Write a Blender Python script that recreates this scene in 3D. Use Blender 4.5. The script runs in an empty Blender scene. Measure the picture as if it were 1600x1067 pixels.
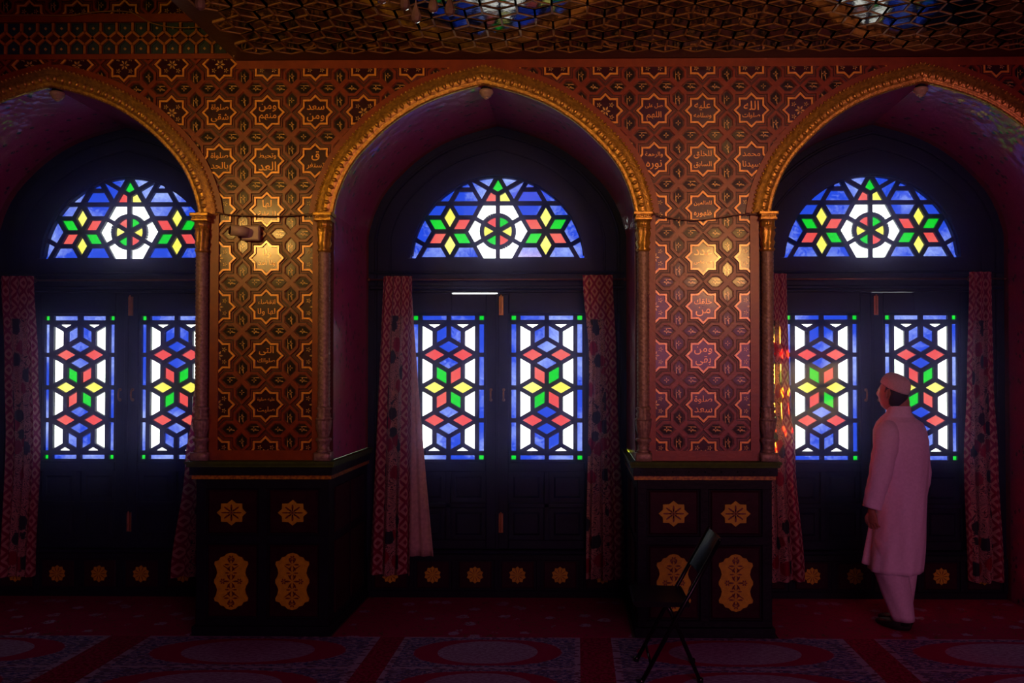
import bpy, bmesh, math, random
from mathutils import Vector, Matrix
PI = math.pi
S = bpy.context.scene
C = S.collection
rnd = random.Random(7)

# ------------------------------------------------------------------ camera, world, exposure, lights
cam_d = bpy.data.cameras.new('camera'); cam = bpy.data.objects.new('camera', cam_d); C.objects.link(cam)
cam.location = (0, -6, 1.72); cam.rotation_euler = (PI/2 + .01753, 0, .01535)
cam_d.sensor_width = 36; cam_d.lens = 31.725; cam_d.shift_x = -.04978; cam_d.shift_y = .01665
cam_d.clip_start = .05
S.camera = cam
S.view_settings.view_transform = 'Standard'; S.view_settings.look = 'None'
S.view_settings.gamma = 1; S.view_settings.exposure = 0; S.view_settings.use_curve_mapping = False
S.cycles.use_denoising = True
S.cycles.max_bounces = 7; S.cycles.transparent_max_bounces = 12
S.cycles.sample_clamp_indirect = 4; S.cycles.caustics_reflective = False

w = bpy.data.worlds.new('daylight'); S.world = w; w.use_nodes = True
wn = w.node_tree.nodes; wl = w.node_tree.links
bg = wn['Background']; bg.inputs[0].default_value = (.93, .97, 1, 1); bg.inputs[1].default_value = 4.2

def area(name, loc, target, sx, sy, power, col, spread=PI):
    l = bpy.data.lights.new(name, 'AREA'); l.shape = 'RECTANGLE'; l.size = sx; l.size_y = sy
    l.energy = power; l.color = col; l.spread = spread
    o = bpy.data.objects.new(name, l); C.objects.link(o); o.location = loc
    o.rotation_euler = (Vector(target) - Vector(loc)).to_track_quat('-Z', 'Y').to_euler()
    return o
CX = [-3.535, -.62, 2.29]                 # centres of the three bays
for b in range(3):                        # sky portals in the window openings
    p = area('window_portal', (CX[b], 1.14, 2.0), (CX[b], 0, 2.0), 1.45, 2.5, 1, (1, 1, 1)); p.data.cycles.is_portal = True
area('pink_fill', (2.3, -8.4, 2.5), (1.0, 0, 1.0), 3.0, 2.2, 90, (1, .26, .54))  # unseen pink fill added behind the camera to brighten the man and floor
area('hall_lamp', (-3.78, -4.8, 3.34), (-2.0, 0, 2.95), .45, .35, 4, (1, .5, .12), .8)
area('hall_lamp', (1.82, -5.3, 3.08), (.75, 0, 2.9), .4, .45, 4.2, (1, .5, .12), .8)
area('hall_lamp', (-.7, -4.6, 3.3), (-.7, 0, 3.2), .5, .3, 2, (1, .55, .16), 1.0)
sp = bpy.data.lights.new('sun_through_window', 'SPOT'); sp.energy = 24000; sp.color = (1, .66, .07); sp.spot_size = .5; sp.spot_blend = .8; sp.shadow_soft_size = .03
so = bpy.data.objects.new('sun_through_window', sp); C.objects.link(so); so.location = (3.25, 2.16, 1.85)
so.rotation_euler = (Vector((1.55, .94, 1.6)) - Vector(so.location)).to_track_quat('-Z', 'Y').to_euler()

# ------------------------------------------------------------------ materials
def mat(name, col, rough=.5, metal=0, col2=None, scale=20, bump=0, bscale=None, coat=0, spec=.5, detail=3, trans=0):
    m = bpy.data.materials.new(name); m.use_nodes = True
    n = m.node_tree.nodes; l = m.node_tree.links; b = n['Principled BSDF']
    b.inputs['Roughness'].default_value = rough; b.inputs['Metallic'].default_value = metal
    b.inputs['Specular IOR Level'].default_value = spec; b.inputs['Coat Weight'].default_value = coat
    b.inputs['Coat Roughness'].default_value = .16
    tc = n.new('ShaderNodeTexCoord')
    nz = n.new('ShaderNodeTexNoise'); nz.inputs['Scale'].default_value = scale; nz.inputs['Detail'].default_value = detail
    l.new(tc.outputs['Object'], nz.inputs['Vector'])
    r = n.new('ShaderNodeValToRGB'); r.color_ramp.elements[0].position = .35; r.color_ramp.elements[1].position = .65
    c2 = col2 or tuple(c*.75 for c in col)
    r.color_ramp.elements[0].color = (*c2, 1); r.color_ramp.elements[1].color = (*col, 1)
    l.new(nz.outputs['Fac'], r.inputs['Fac']); l.new(r.outputs['Color'], b.inputs['Base Color'])
    if bump:
        bz = n.new('ShaderNodeTexNoise'); bz.inputs['Scale'].default_value = bscale or scale*3
        l.new(tc.outputs['Object'], bz.inputs['Vector'])
        bp = n.new('ShaderNodeBump'); bp.inputs['Strength'].default_value = bump; bp.inputs['Distance'].default_value = .01
        l.new(bz.outputs['Fac'], bp.inputs['Height']); l.new(bp.outputs['Normal'], b.inputs['Normal'])
    return m
M = {}
M['wall_base'] = mat('wall_base', (.085, .010, .006), .42, 0, (.06, .008, .005), 30, .15, 60)
M['wall_band'] = mat('wall_band', (.30, .055, .007), .38, 0, (.23, .04, .006), 18, .1)
M['hex_band'] = mat('hex_band', (.30, .045, .008), .34, 0, (.20, .028, .006), 25, .1)
M['gilt'] = mat('gilt', (1, .5, .06), .32, .15, (.8, .34, .04), 40, .2, 90, coat=.8)
M['old_gold'] = mat('old_gold', (.75, .46, .08), .33, .6, (.42, .24, .04), 45, .25, 110)
M['gold_leaf'] = mat('gold_leaf', (.8, .5, .12), .35, .2, (.4, .26, .05), 70, .2, coat=.8)
M['maroon'] = mat('maroon', (.05, .003, .010), .35, 0, (.03, .002, .008), 30, .12, 90, coat=.7, spec=.2)
M['dark_eye'] = mat('dark_eye', (.02, .014, .008), .5, 0, None, 40, .12, 90, coat=.5, spec=.1)
M['teal_dark'] = mat('teal_dark', (.03, .07, .05), .4, 0, (.02, .03, .05), 12)
M['dark_wood'] = mat('dark_wood', (.010, .014, .022), .5, 0, (.007, .009, .015), 9, .25, 40, spec=.12)
M['door_wood'] = mat('door_wood', (.010, .013, .034), .48, 0, (.007, .009, .024), 7, .25, 30, spec=.12)
M['panel_wood'] = mat('panel_wood', (.032, .006, .014), .4, 0, (.022, .004, .010), 15, .1, spec=.12)
M['orange_paint'] = mat('orange_paint', (.62, .46, .003), .55, .0, (.48, .35, .003), 30, .15)
M['motif_red'] = mat('motif_red', (.16, .03, .01), .5)
M['ledge_green'] = mat('ledge_green', (.06, .12, .012), .6, 0, (.04, .08, .01), 20, spec=.15)
M['dim_gold'] = mat('dim_gold', (.38, .27, .22), .4, .2, (.22, .14, .11), 50, .3, 120)
M['silver'] = mat('silver', (.55, .52, .6), .3, .6)
M['rod_metal'] = mat('rod_metal', (.16, .07, .05), .35, .6)
M['brass'] = mat('brass', (.5, .25, .1), .35, .8)
M['cream_plastic'] = mat('cream_plastic', (.62, .5, .36), .4)
M['black_plastic'] = mat('black_plastic', (.01, .01, .012), .15)
M['cable'] = mat('cable', (.16, .08, .05), .4)
M['yellow_cable'] = mat('yellow_cable', (.4, .22, .04), .4)
M['black_metal'] = mat('black_metal', (.006, .007, .009), .28, .0, spec=.3)
M['chair_vinyl'] = mat('chair_vinyl', (.005, .006, .009), .25, spec=.3)
M['orange_rib'] = mat('orange_rib', (.55, .2, .02), .4)
M['kurta'] = mat('kurta', (.88, .78, .92), .85, 0, (.80, .70, .84), 60, .15, 160)
M['trouser'] = mat('trouser', (.80, .70, .84), .85, 0, (.72, .62, .75), 60, .15, 160)
M['cap'] = mat('cap', (.72, .62, .6), .85, 0, (.62, .52, .5), 90, .3, 200)
M['skin'] = mat('skin', (.42, .2, .12), .5, 0, (.35, .16, .09), 25, .05)
M['hair'] = mat('hair', (.012, .01, .01), .5, 0, None, 90, .5, 200)
M['shoe'] = mat('shoe', (.012, .009, .01), .5)
M['back_plaster'] = mat('back_plaster', (.10, .03, .02), .8)
M['ceiling_wood'] = mat('ceiling_wood', (.075, .014, .006), .4, 0, (.05, .009, .004), 14, .2)
M['rib_wood'] = mat('rib_wood', (.5, .3, .08), .4, .1, (.32, .17, .04), 30)
M['mirror'] = mat('mirror', (.12, .11, .12), .06, .95, (.05, .04, .035), 9, .04, 30)
M['lining'] = mat('lining', (.5, .36, .34), .9, 0, None, 40, .2, 140)

def glass(name, deep, pale, lo=.45, hi=.75, scale=3.0):
    m = bpy.data.materials.new(name); m.use_nodes = True
    n = m.node_tree.nodes; l = m.node_tree.links
    n.remove(n['Principled BSDF']); out = n['Material Output']
    tc = n.new('ShaderNodeTexCoord'); gm = n.new('ShaderNodeNewGeometry')
    a = n.new('ShaderNodeTexNoise'); a.inputs['Scale'].default_value = scale; a.inputs['Detail'].default_value = 1
    b = n.new('ShaderNodeTexNoise'); b.inputs['Scale'].default_value = 26; b.inputs['Detail'].default_value = 6; b.inputs['Distortion'].default_value = 1.5
    l.new(gm.outputs['Position'], a.inputs['Vector']); l.new(gm.outputs['Position'], b.inputs['Vector'])
    mx = n.new('ShaderNodeMath'); mx.operation = 'MULTIPLY_ADD'; mx.inputs[1].default_value = .45
    l.new(b.outputs['Fac'], mx.inputs[0]); l.new(a.outputs['Fac'], mx.inputs[2])
    s = n.new('ShaderNodeMath'); s.operation = 'SUBTRACT'; s.inputs[1].default_value = .2; l.new(mx.outputs[0], s.inputs[0])
    r = n.new('ShaderNodeValToRGB'); e = r.color_ramp.elements
    e[0].position = lo; e[0].color = (*deep, 1); e[1].position = hi; e[1].color = (*pale, 1)
    l.new(s.outputs[0], r.inputs['Fac'])
    t = n.new('ShaderNodeBsdfTransparent'); g = n.new('ShaderNodeBsdfGlossy'); g.inputs['Roughness'].default_value = .1
    g.inputs['Color'].default_value = (.5, .5, .5, 1)
    l.new(r.outputs['Color'], t.inputs['Color'])
    ms = n.new('ShaderNodeMixShader'); ms.inputs[0].default_value = .04
    l.new(t.outputs[0], ms.inputs[1]); l.new(g.outputs[0], ms.inputs[2]); l.new(ms.outputs[0], out.inputs['Surface'])
    return m
M['g_blue'] = glass('blue_glass', (.004, .018, .21), (.11, .14, .30), .47, .80)
M['g_white'] = glass('clear_glass', (.8, .82, .76), (.95, .95, .9))
M['g_red'] = glass('red_glass', (.24, .022, .02), (.26, .045, .035))
M['g_green'] = glass('green_glass', (.0, .17, .004), (.006, .21, .012))
M['g_yellow'] = glass('yellow_glass', (.3, .26, .03), (.34, .32, .08))

# ------------------------------------------------------------------ mesh helpers
def obj(name, bm, m=None, parent=None, smooth=False, mats=None):
    me = bpy.data.meshes.new(name); bm.normal_update(); bm.to_mesh(me); bm.free()
    for k in (mats or [m]): me.materials.append(M[k] if isinstance(k, str) else k)
    if smooth:
        for p in me.polygons: p.use_smooth = True
    o = bpy.data.objects.new(name, me); C.objects.link(o)
    if parent: o.parent = parent
    return o
def empty(name, loc=(0, 0, 0), rz=0):
    o = bpy.data.objects.new(name, None); C.objects.link(o); o.location = loc; o.rotation_euler = (0, 0, rz); o.empty_display_size = .1
    return o
def tag(o, label, cat=None, group=None, kind=None):
    o['label'] = label
    if cat: o['category'] = cat
    if group: o['group'] = group
    if kind: o['kind'] = kind
    return o
def kids(o): return [c for c in bpy.data.objects if c.parent == o]
def copy_tree(o, parent=None):
    c = o.copy(); C.objects.link(c); c.parent = parent
    for k in kids(o): copy_tree(k, c)
    return c
def BM(): return bmesh.new()
def box(bm, x0, x1, y0, y1, z0, z1, mi=0):
    v = [bm.verts.new(p) for p in ((x0,y0,z0),(x1,y0,z0),(x1,y1,z0),(x0,y1,z0),(x0,y0,z1),(x1,y0,z1),(x1,y1,z1),(x0,y1,z1))]
    for f in ((0,1,5,4),(1,2,6,5),(2,3,7,6),(3,0,4,7),(4,5,6,7),(3,2,1,0)):
        bm.faces.new([v[i] for i in f]).material_index = mi
def bbox(bm, x0, x1, y0, y1, z0, z1, bev=.006):      # box with a chamfered front edge
    b = min(bev, (x1-x0)*.4, (z1-z0)*.4)
    rings = [(x0,x1,z0,z1,y1), (x0,x1,z0,z1,y0+b), (x0+b,x1-b,z0+b,z1-b,y0)]
    vs = [[bm.verts.new(p) for p in ((a,y,c),(bb,y,c),(bb,y,d),(a,y,d))] for a,bb,c,d,y in rings]
    for r in range(2):
        for i in range(4):
            j = (i+1) % 4; bm.faces.new((vs[r][i], vs[r][j], vs[r+1][j], vs[r+1][i]))
    bm.faces.new(vs[2]); bm.faces.new(vs[0][::-1])
def prism(bm, pts, y0, y1, mi=0, bev=0):              # pts (x,z), counter-clockwise from the front; y0 nearer
    n = len(pts)
    if n < 3: return
    back = [bm.verts.new((x, y1, z)) for x, z in pts]
    if bev:
        cx = sum(p[0] for p in pts)/n; cz = sum(p[1] for p in pts)/n
        mid = [bm.verts.new((x, y0+bev, z)) for x, z in pts]
        fr = [bm.verts.new((cx+(x-cx)*(1-bev/max(.001, math.hypot(x-cx, z-cz))), y0, cz+(z-cz)*(1-bev/max(.001, math.hypot(x-cx, z-cz))))) for x, z in pts]
        rows = [back, mid, fr]
    else:
        fr = [bm.verts.new((x, y0, z)) for x, z in pts]; rows = [back, fr]
    for a, b in zip(rows, rows[1:]):
        for i in range(n):
            j = (i+1) % n
            bm.faces.new((a[i], a[j], b[j], b[i])).material_index = mi
    bm.faces.new(fr).material_index = mi
def lathe(bm, prof, cx=0, cy=0, seg=24, fn=None, cap=True):   # prof list (r,z); fn(theta,z,r)->r
    rows = []
    for r, z in prof:
        rows.append([bm.verts.new((cx+(fn(2*PI*i/seg, z, r) if fn else r)*math.cos(2*PI*i/seg), cy+(fn(2*PI*i/seg, z, r) if fn else r)*math.sin(2*PI*i/seg), z)) for i in range(seg)])
    for a, b in zip(rows, rows[1:]):
        for i in range(seg):
            j = (i+1) % seg; bm.faces.new((a[i], a[j], b[j], b[i]))
    if cap:
        bm.faces.new(rows[0][::-1]); bm.faces.new(rows[-1])
def tube(bm, pts, rad, seg=10, cap=True):
    pts = [Vector(p) for p in pts]; n = len(pts)
    rads = rad if isinstance(rad, (list, tuple)) else [rad]*n
    rows = []; up = Vector((0, 0, 1)); prev = None
    for i, p in enumerate(pts):
        t = (pts[min(i+1, n-1)] - pts[max(i-1, 0)]).normalized()
        if prev is None:
            u = t.cross(up); u = t.cross(Vector((0, 1, 0))) if u.length < .1 else u
        else: u = prev - t*prev.dot(t)
        u.normalize(); prev = u; v = t.cross(u)
        r = rads[i]; ru, rv = r if isinstance(r, tuple) else (r, r)
        rows.append([bm.verts.new(p + u*ru*math.cos(2*PI*k/seg) + v*rv*math.sin(2*PI*k/seg)) for k in range(seg)])
    for a, b in zip(rows, rows[1:]):
        for i in range(seg):
            j = (i+1) % seg; bm.faces.new((a[i], b[i], b[j], a[j]))
    if cap:
        bm.faces.new(rows[0]); bm.faces.new(rows[-1][::-1])
def ball(bm, c, rx, ry=None, rz=None, u=10, v=6):
    ry = ry or rx; rz = rz or rx
    m = Matrix.Translation(c) @ Matrix.Diagonal((rx, ry, rz, 1))
    bmesh.ops.create_uvsphere(bm, u_segments=u, v_segments=v, radius=1, matrix=m)
def smooth_path(pts, n=6):
    out = []
    P = [Vector(p) for p in pts]; P = [2*P[0]-P[1]] + P + [2*P[-1]-P[-2]]
    for i in range(1, len(P)-2):
        for k in range(n):
            t = k/n; a, b, c, d = P[i-1:i+3]
            out.append(.5*((2*b)+(c-a)*t+(2*a-5*b+4*c-d)*t*t+(3*b-a-3*c+d)*t**3))
    out.append(P[-2]); return out
def clip(poly, nx, nz, d):                            # keep nx*x+nz*z >= d
    out = []
    for i, p in enumerate(poly):
        q = poly[(i+1) % len(poly)]; a = nx*p[0]+nz*p[1]-d; b = nx*q[0]+nz*q[1]-d
        if a >= 0: out.append(p)
        if (a >= 0) != (b >= 0):
            t = a/(a-b); out.append((p[0]+(q[0]-p[0])*t, p[1]+(q[1]-p[1])*t))
    return out
def ccw(poly):
    a = sum(poly[i][0]*poly[(i+1) % len(poly)][1]-poly[(i+1) % len(poly)][0]*poly[i][1] for i in range(len(poly)))
    return poly if a > 0 else poly[::-1]

# ------------------------------------------------------------------ arch geometry
SPR = 2.79; HW = 1.005; PIERH = .451
ARCH_H = [(1.005, 2.79), (.985, 2.885), (.952, 2.98), (.905, 3.08), (.84, 3.175), (.76, 3.262), (.66, 3.357), (.54, 3.447), (.41, 3.522), (.275, 3.577), (.15, 3.616), (0, 3.655)]
def _arch(n=4):
    pts = [(v.x, v.z) for v in smooth_path([(x, 0, z) for x, z in ARCH_H], n)]
    return pts
AH = _arch()                                          # right half, spring to apex
ARCH = AH + [(-x, z) for x, z in AH[::-1][1:]]        # whole, right to left
def offset_arch(d):
    out = []; n = len(ARCH)
    for i, (x, z) in enumerate(ARCH):
        a = ARCH[max(i-1, 0)]; b = ARCH[min(i+1, n-1)]
        tx, tz = b[0]-a[0], b[1]-a[1]; L = math.hypot(tx, tz); nx, nz = tz/L, -tx/L
        if i == 0: nx, nz = 1, 0
        if i == n-1: nx, nz = -1, 0
        if i == n//2: nx, nz = 0, 1.04
        out.append((x+nx*d, z+nz*d))
    return out
def arch_z(x):
    x = abs(x)
    for (a, za), (b, zb) in zip(AH, AH[1:]):
        if b <= x <= a: return zb + (za-zb)*(x-b)/(a-b+1e-9)
    return SPR
XL, XR, YB, ZT, ZC = -7.0, 6.2, -9.2, 5.2, 3.815
LX = -2.287                                           # left edge of the low ceiling

# ------------------------------------------------------------------ the setting
bm = BM(); box(bm, XL, XR, YB, 1.3, -.1, 0); tag(obj('floor', bm, 'back_plaster'), 'floor under the carpets', 'floor', kind='structure')
# arcade wall
bm = BM()
def quad(a, b, c, d, mi=0): bm.faces.new([bm.verts.new(p) for p in (a, b, c, d)]).material_index = mi
xs = [(XL, CX[0]-HW), (CX[0]+HW, CX[1]-HW), (CX[1]+HW, CX[2]-HW), (CX[2]+HW, XR)]
for k, (a, b) in enumerate(xs):
    zb = 1.152 if k in (1, 2) else 0
    quad((a, 0, zb), (b, 0, zb), (b, 0, ZT), (a, 0, ZT))
for c in CX:
    for (x0, z0), (x1, z1) in zip(ARCH, ARCH[1:]):
        quad((c+x1, 0, z1), (c+x0, 0, z0), (c+x0, 0, ZT), (c+x1, 0, ZT))
wall_back = obj('wall_back', bm, 'wall_base'); tag(wall_back, 'ornate red and gold arcade wall pierced by three arches', 'wall', kind='structure')

def reveal_material():
    m = bpy.data.materials.new('painted_reveal'); m.use_nodes = True
    n = m.node_tree.nodes; l = m.node_tree.links; b = n['Principled BSDF']
    uv = n.new('ShaderNodeUVMap')
    v = n.new('ShaderNodeTexVoronoi'); v.inputs['Scale'].default_value = 13; v.feature = 'F1'
    l.new(uv.outputs[0], v.inputs['Vector'])
    wv = n.new('ShaderNodeTexNoise'); wv.inputs['Scale'].default_value = 34; wv.inputs['Detail'].default_value = 4; wv.inputs['Distortion'].default_value = 2
    l.new(uv.outputs[0], wv.inputs['Vector'])
    r = n.new('ShaderNodeValToRGB'); e = r.color_ramp.elements
    e[0].position = 0; e[0].color = (.012, .012, .03, 1); e[1].position = 1; e[1].color = (.45, .015, .2, 1)
    for p, c in ((.2, (.02, .015, .06, 1)), (.24, (.42, .07, .16, 1)), (.3, (.4, .06, .14, 1)), (.34, (.42, .015, .18, 1))):
        k = e.new(p); k.color = c
    l.new(v.outputs['Distance'], r.inputs['Fac'])
    r2 = n.new('ShaderNodeValToRGB'); r2.color_ramp.elements[0].position = .5; r2.color_ramp.elements[1].position = .62
    r2.color_ramp.elements[0].color = (0, 0, 0, 1); r2.color_ramp.elements[1].color = (.6, .6, .6, 1)
    l.new(wv.outputs['Fac'], r2.inputs['Fac'])
    mx = n.new('ShaderNodeMix'); mx.data_type = 'RGBA'; mx.inputs['B'].default_value = (.55, .08, .3, 1)
    l.new(r2.outputs['Color'], mx.inputs['Factor']); l.new(r.outputs['Color'], mx.inputs['A'])
    l.new(mx.outputs['Result'], b.inputs['Base Color'])
    b.inputs['Roughness'].default_value = .3; b.inputs['Coat Weight'].default_value = .6; b.inputs['Coat Roughness'].default_value = .08
    bp = n.new('ShaderNodeBump'); bp.inputs['Strength'].default_value = .3; bp.inputs['Distance'].default_value = .01
    l.new(v.outputs['Distance'], bp.inputs['Height']); l.new(bp.outputs['Normal'], b.inputs['Normal']); l.new(bp.outputs['Normal'], b.inputs['Coat Normal'])
    return m
M['reveal'] = reveal_material()
M['red_trim'] = mat('red_trim', (.28, .02, .02), .4)
for c in CX:
    bm = BM(); uvl = bm.loops.layers.uv.new('uv')
    path = [(1.005, 0 if c > 2 else 1.152), (1.005, 1.4), (1.005, 2.1)] + ARCH + [(-1.005, 2.1), (-1.005, 1.4), (-1.005, 0 if c < -3 else 1.152)]
    s = 0
    for (x0, z0), (x1, z1) in zip(path, path[1:]):
        L = math.hypot(x1-x0, z1-z0)
        for (ya, yb, mi) in ((0, .93, 0), (.93, 1.12, 1)):
            f = bm.faces.new([bm.verts.new(p) for p in ((c+x0, ya, z0), (c+x0, yb, z0), (c+x1, yb, z1), (c+x1, ya, z1))])
            f.material_index = mi
            for lp, q in zip(f.loops, ((s, ya), (s, yb), (s+L, yb), (s+L, ya))): lp[uvl].uv = (q[0]+c, q[1])
        s += L
    o = obj('arch_reveal', bm, parent=wall_back, mats=['reveal', 'red_trim']); o['label'] = 'glossy magenta painted inner face of the arch'

bm = BM()
for x in (-2.076, .836): box(bm, x-.52, x+.52, 1.125, 1.2, 0, 1.3)  # unseen blocks added to keep outside light from leaking past the pedestals
tag(obj('light_stop', bm, 'back_plaster'), 'unseen blocks added behind the pedestals to stop light leaks', 'wall', kind='structure')
# other sides of the room and ceilings
for nm, lab, v in (('wall_left', 'dim plastered side wall beyond the left arch', ((XL, YB, 0), (XL, 0, 0), (XL, 0, ZT), (XL, YB, ZT))),
               ('wall_right', 'dim plastered side wall beyond the right arch', ((XR, 0, 0), (XR, YB, 0), (XR, YB, ZT), (XR, 0, ZT))),
               ('wall_front', 'dim plastered wall facing the arches', ((XR, YB, 0), (XL, YB, 0), (XL, YB, ZT), (XR, YB, ZT)))):
    bm = BM(); bm.faces.new([bm.verts.new(p) for p in v]); tag(obj(nm, bm, 'back_plaster'), lab, 'wall', kind='structure')
bm = BM(); bm.faces.new([bm.verts.new(p) for p in ((XL, YB, ZT), (XL, 0, ZT), (LX+.3, 0, ZT), (LX+.3, YB, ZT))])
tag(obj('ceiling_high', bm, 'ceiling_wood'), 'dark high ceiling over the left side of the hall', 'ceiling', kind='structure')
bm = BM(); box(bm, LX, XR, YB, 0, ZC+.012, ZT)
ceil = obj('ceiling', bm, 'ceiling_wood'); tag(ceil, 'low dark ceiling inlaid with small mirrors above the arches', 'ceiling', kind='structure')
# tumbling-block mirror mosaic
s_ = .117; wd = math.sqrt(3)*s_
rib = BM(); til = BM()
def cbar(bm, a, b, wdt, z0, z1):
    a, b = Vector((a[0], a[1], 0)), Vector((b[0], b[1], 0)); t = (b-a).normalized(); nrm = Vector((-t.y, t.x, 0))*wdt/2
    q = [a+nrm, b+nrm, b-nrm, a-nrm]
    lo = [bm.verts.new((p.x, p.y, z0)) for p in q]; hi = [bm.verts.new((p.x, p.y, z1)) for p in q]
    for i in range(4):
        j = (i+1) % 4; bm.faces.new((hi[i], hi[j], lo[j], lo[i]))
    bm.faces.new(lo)
def ctile(pts):
    cx = sum(p[0] for p in pts)/4; cy = sum(p[1] for p in pts)/4
    tx, ty = rnd.gauss(0, .011), rnd.gauss(0, .011)
    z = ZC+.001
    til.faces.new([til.verts.new((cx+(x-cx)*.97, cy+(y-cy)*.97, z+tx*(x-cx)+ty*(y-cy))) for x, y in pts])
for r in range(15):
    for k in range(-1, 31):
        x = LX+.22+k*wd+(wd/2 if r % 2 else 0); y = -.16-r*1.5*s_
        if x < LX+.2 or x > 4.2: continue
        T = (x, y); Rr = (x+wd/2, y-s_/2); B_ = (x, y-s_); L_ = (x-wd/2, y-s_/2)
        D = (x, y-2*s_); RD = (x+wd/2, y-1.5*s_); LD = (x-wd/2, y-1.5*s_)
        for t4 in ((T, L_, B_, Rr), (L_, LD, D, B_), (B_, D, RD, Rr)): ctile(t4)
        for a, b in ((T, L_), (T, Rr), (L_, B_), (B_, Rr), (B_, D), (L_, LD), (LD, D), (D, RD), (Rr, RD)): cbar(rib, a, b, .012, ZC-.003, ZC+.012)
tag(obj('mirror_tiles', til, 'mirror', ceil), 'small lozenge mirrors reflecting blue and yellow window light')
obj('mosaic_ribs', rib, 'rib_wood', ceil)
bm = BM(); box(bm, LX, XR, -.012, -.001, ZC-.045, ZC+.01)
tag(obj('trim_1', bm, 'wall_band'), 'plain orange-red strip where the arcade wall meets the low ceiling', 'trim', kind='structure')

# ------------------------------------------------------------------ star lattice on the arcade wall
PX, PZ = .3235, .3263
SX0, SZ0 = -2.074, 3.476
GO = offset_arch(.165)
def keep(poly):
    cx = sum(p[0] for p in poly)/len(poly); cz = sum(p[1] for p in poly)/len(poly)
    left = cx < LX+.02
    tops = 3.84 if left else ZC-.045
    if cz > 4.0: poly = clip(poly, 0, 1, 4.145)
    else: poly = clip(poly, 0, -1, -tops)
    poly = clip(poly, 0, 1, 1.215)
    if not poly: return []
    if left and cz > 3.9: return poly if len(poly) > 2 else []
    c = min(CX, key=lambda q: abs(q-cx))
    if abs(cx-c) > 1.46: return []
    if cz < SPR:
        s = 1 if cx > c else -1
        return clip(poly, s, 0, s*c+1.14)
    best = None
    for (x0, z0), (x1, z1) in zip(GO, GO[1:]):
        mx, mz = c+(x0+x1)/2, (z0+z1)/2; dd = (mx-cx)**2+(mz-cz)**2
        if best is None or dd < best[0]:
            tx, tz = x1-x0, z1-z0; L = math.hypot(tx, tz); best = (dd, tz/L, -tx/L, mx, mz)
    _, nx, nz, mx, mz = best
    return clip(poly, nx, nz, nx*mx+nz*mz)
def outline(bm, pts, k, y0, y1, bev=0):               # frame between polygon and the polygon scaled by k
    cx = sum(p[0] for p in pts)/len(pts); cz = sum(p[1] for p in pts)/len(pts)
    inn = [(cx+(x-cx)*k, cz+(z-cz)*k) for x, z in pts]
    for i in range(len(pts)):
        j = (i+1) % len(pts); q = keep([pts[i], pts[j], inn[j], inn[i]])
        if len(q) > 2: prism(bm, ccw(q), y0, y1)
def star(cx, cz, r, inner=.765, rot=0, n=8, sx=1, sz=1):
    return [(cx+sx*(r if i % 2 == 0 else r*inner)*math.cos(rot+PI*i/n), cz+sz*(r if i % 2 == 0 else r*inner)*math.sin(rot+PI*i/n)) for i in range(2*n)]
def hexa(cx, cz, a, b, vert):
    p = [(a, 0), (a-b, b), (-a+b, b), (-a, 0), (-a+b, -b), (a-b, -b)]
    return [(cx+z, cz+x) if vert else (cx+x, cz+z) for x, z in p]
star_gold, hexb, hexl, fill, eyes, flo = BM(), BM(), BM(), BM(), BM(), BM()
full_stars = {}
TXK = {(-1, 0), (0, 0), (1, 0), (-1, 1), (0, 1), (1, 1), (8, 0), (9, 0), (10, 0), (8, 1), (9, 1), (10, 1)} | {(a, b) for a in (0, 9) for b in range(2, 7)}
def floret(bm, cx, cz, r, y, n=6):
    for k in range(n):
        a = 2*PI*k/n
        q = [(cx+math.cos(a+t)*rr*r, cz+math.sin(a+t)*rr*r) for t, rr in ((0, .15), (-.35, .6), (0, 1), (.35, .6))]
        q = keep(q)
        if len(q) > 2: prism(bm, ccw(q), y-.003, y)
for i in range(-7, 16):
    for j in range(-5, 8):
        cx, cz = SX0+i*PX, SZ0-j*PZ
        pts = star(cx, cz, .119)
        whole = all(len(keep([p, (p[0]*.999+cx*.001, p[1]), (p[0], p[1]*.999+cz*.001)])) > 2 for p in pts)
        outline(star_gold, pts, .855, -.014, 0)
        outline(fill, star(cx, cz, .119*.855), .02, -.003, 0)
        outline(hexl, star(cx, cz, .139), .955, -.007, 0)
        if (i, j) in TXK and abs(cx-(min((-2.076, .836), key=lambda q: abs(q-cx)))) < .4 and cz < 3.7: full_stars[(i, j)] = (cx, cz)
        elif (i, j) not in TXK:
            floret(flo, cx, cz, .035, -.003)
            for a in range(4): floret(flo, cx+.058*math.cos(PI/4+a*PI/2), cz+.058*math.sin(PI/4+a*PI/2), .018, -.003, 5)
        for dx, dz, vert in ((.25, -.5, 0), (-.25, -.5, 0), (.5, -.25, 1), (.5, .25, 1)):
            hx, hz = cx+dx*PX, cz+dz*PZ
            h = hexa(hx, hz, .0815, .0545, vert)
            outline(hexb, h, .76, -.011, 0)
            outline(hexl, hexa(hx, hz, .060, .041, vert), .93, -.008, 0)
            outline(eyes, hexa(hx, hz, .047, .03, vert), .02, -.004, 0)
            floret(flo, hx, hz, .019, -.004, 4)
            for s in (-1, 1):
                e1 = hexa(hx, hz, .04, .008, vert)
                q = [(hx+(x-hx)*.9+(.012*s if vert else .0), z+(.0 if vert else .012*s)) for x, z in e1]
                q = keep(q)
                if len(q) > 2 and rnd.random() < .8: prism(flo, ccw(q)[:3], -.006, -.004)
obj('star_frames', star_gold, 'gilt', wall_back)['label'] = 'gilded eight-pointed star outlines'
obj('hexagon_bands', hexb, 'hex_band', wall_back)['label'] = 'interlacing red hexagon bands'
obj('fine_moulding', hexl, 'hex_band', wall_back)
obj('star_fields', fill, 'maroon', wall_back)['label'] = 'dark maroon fields inside the stars'
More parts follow.
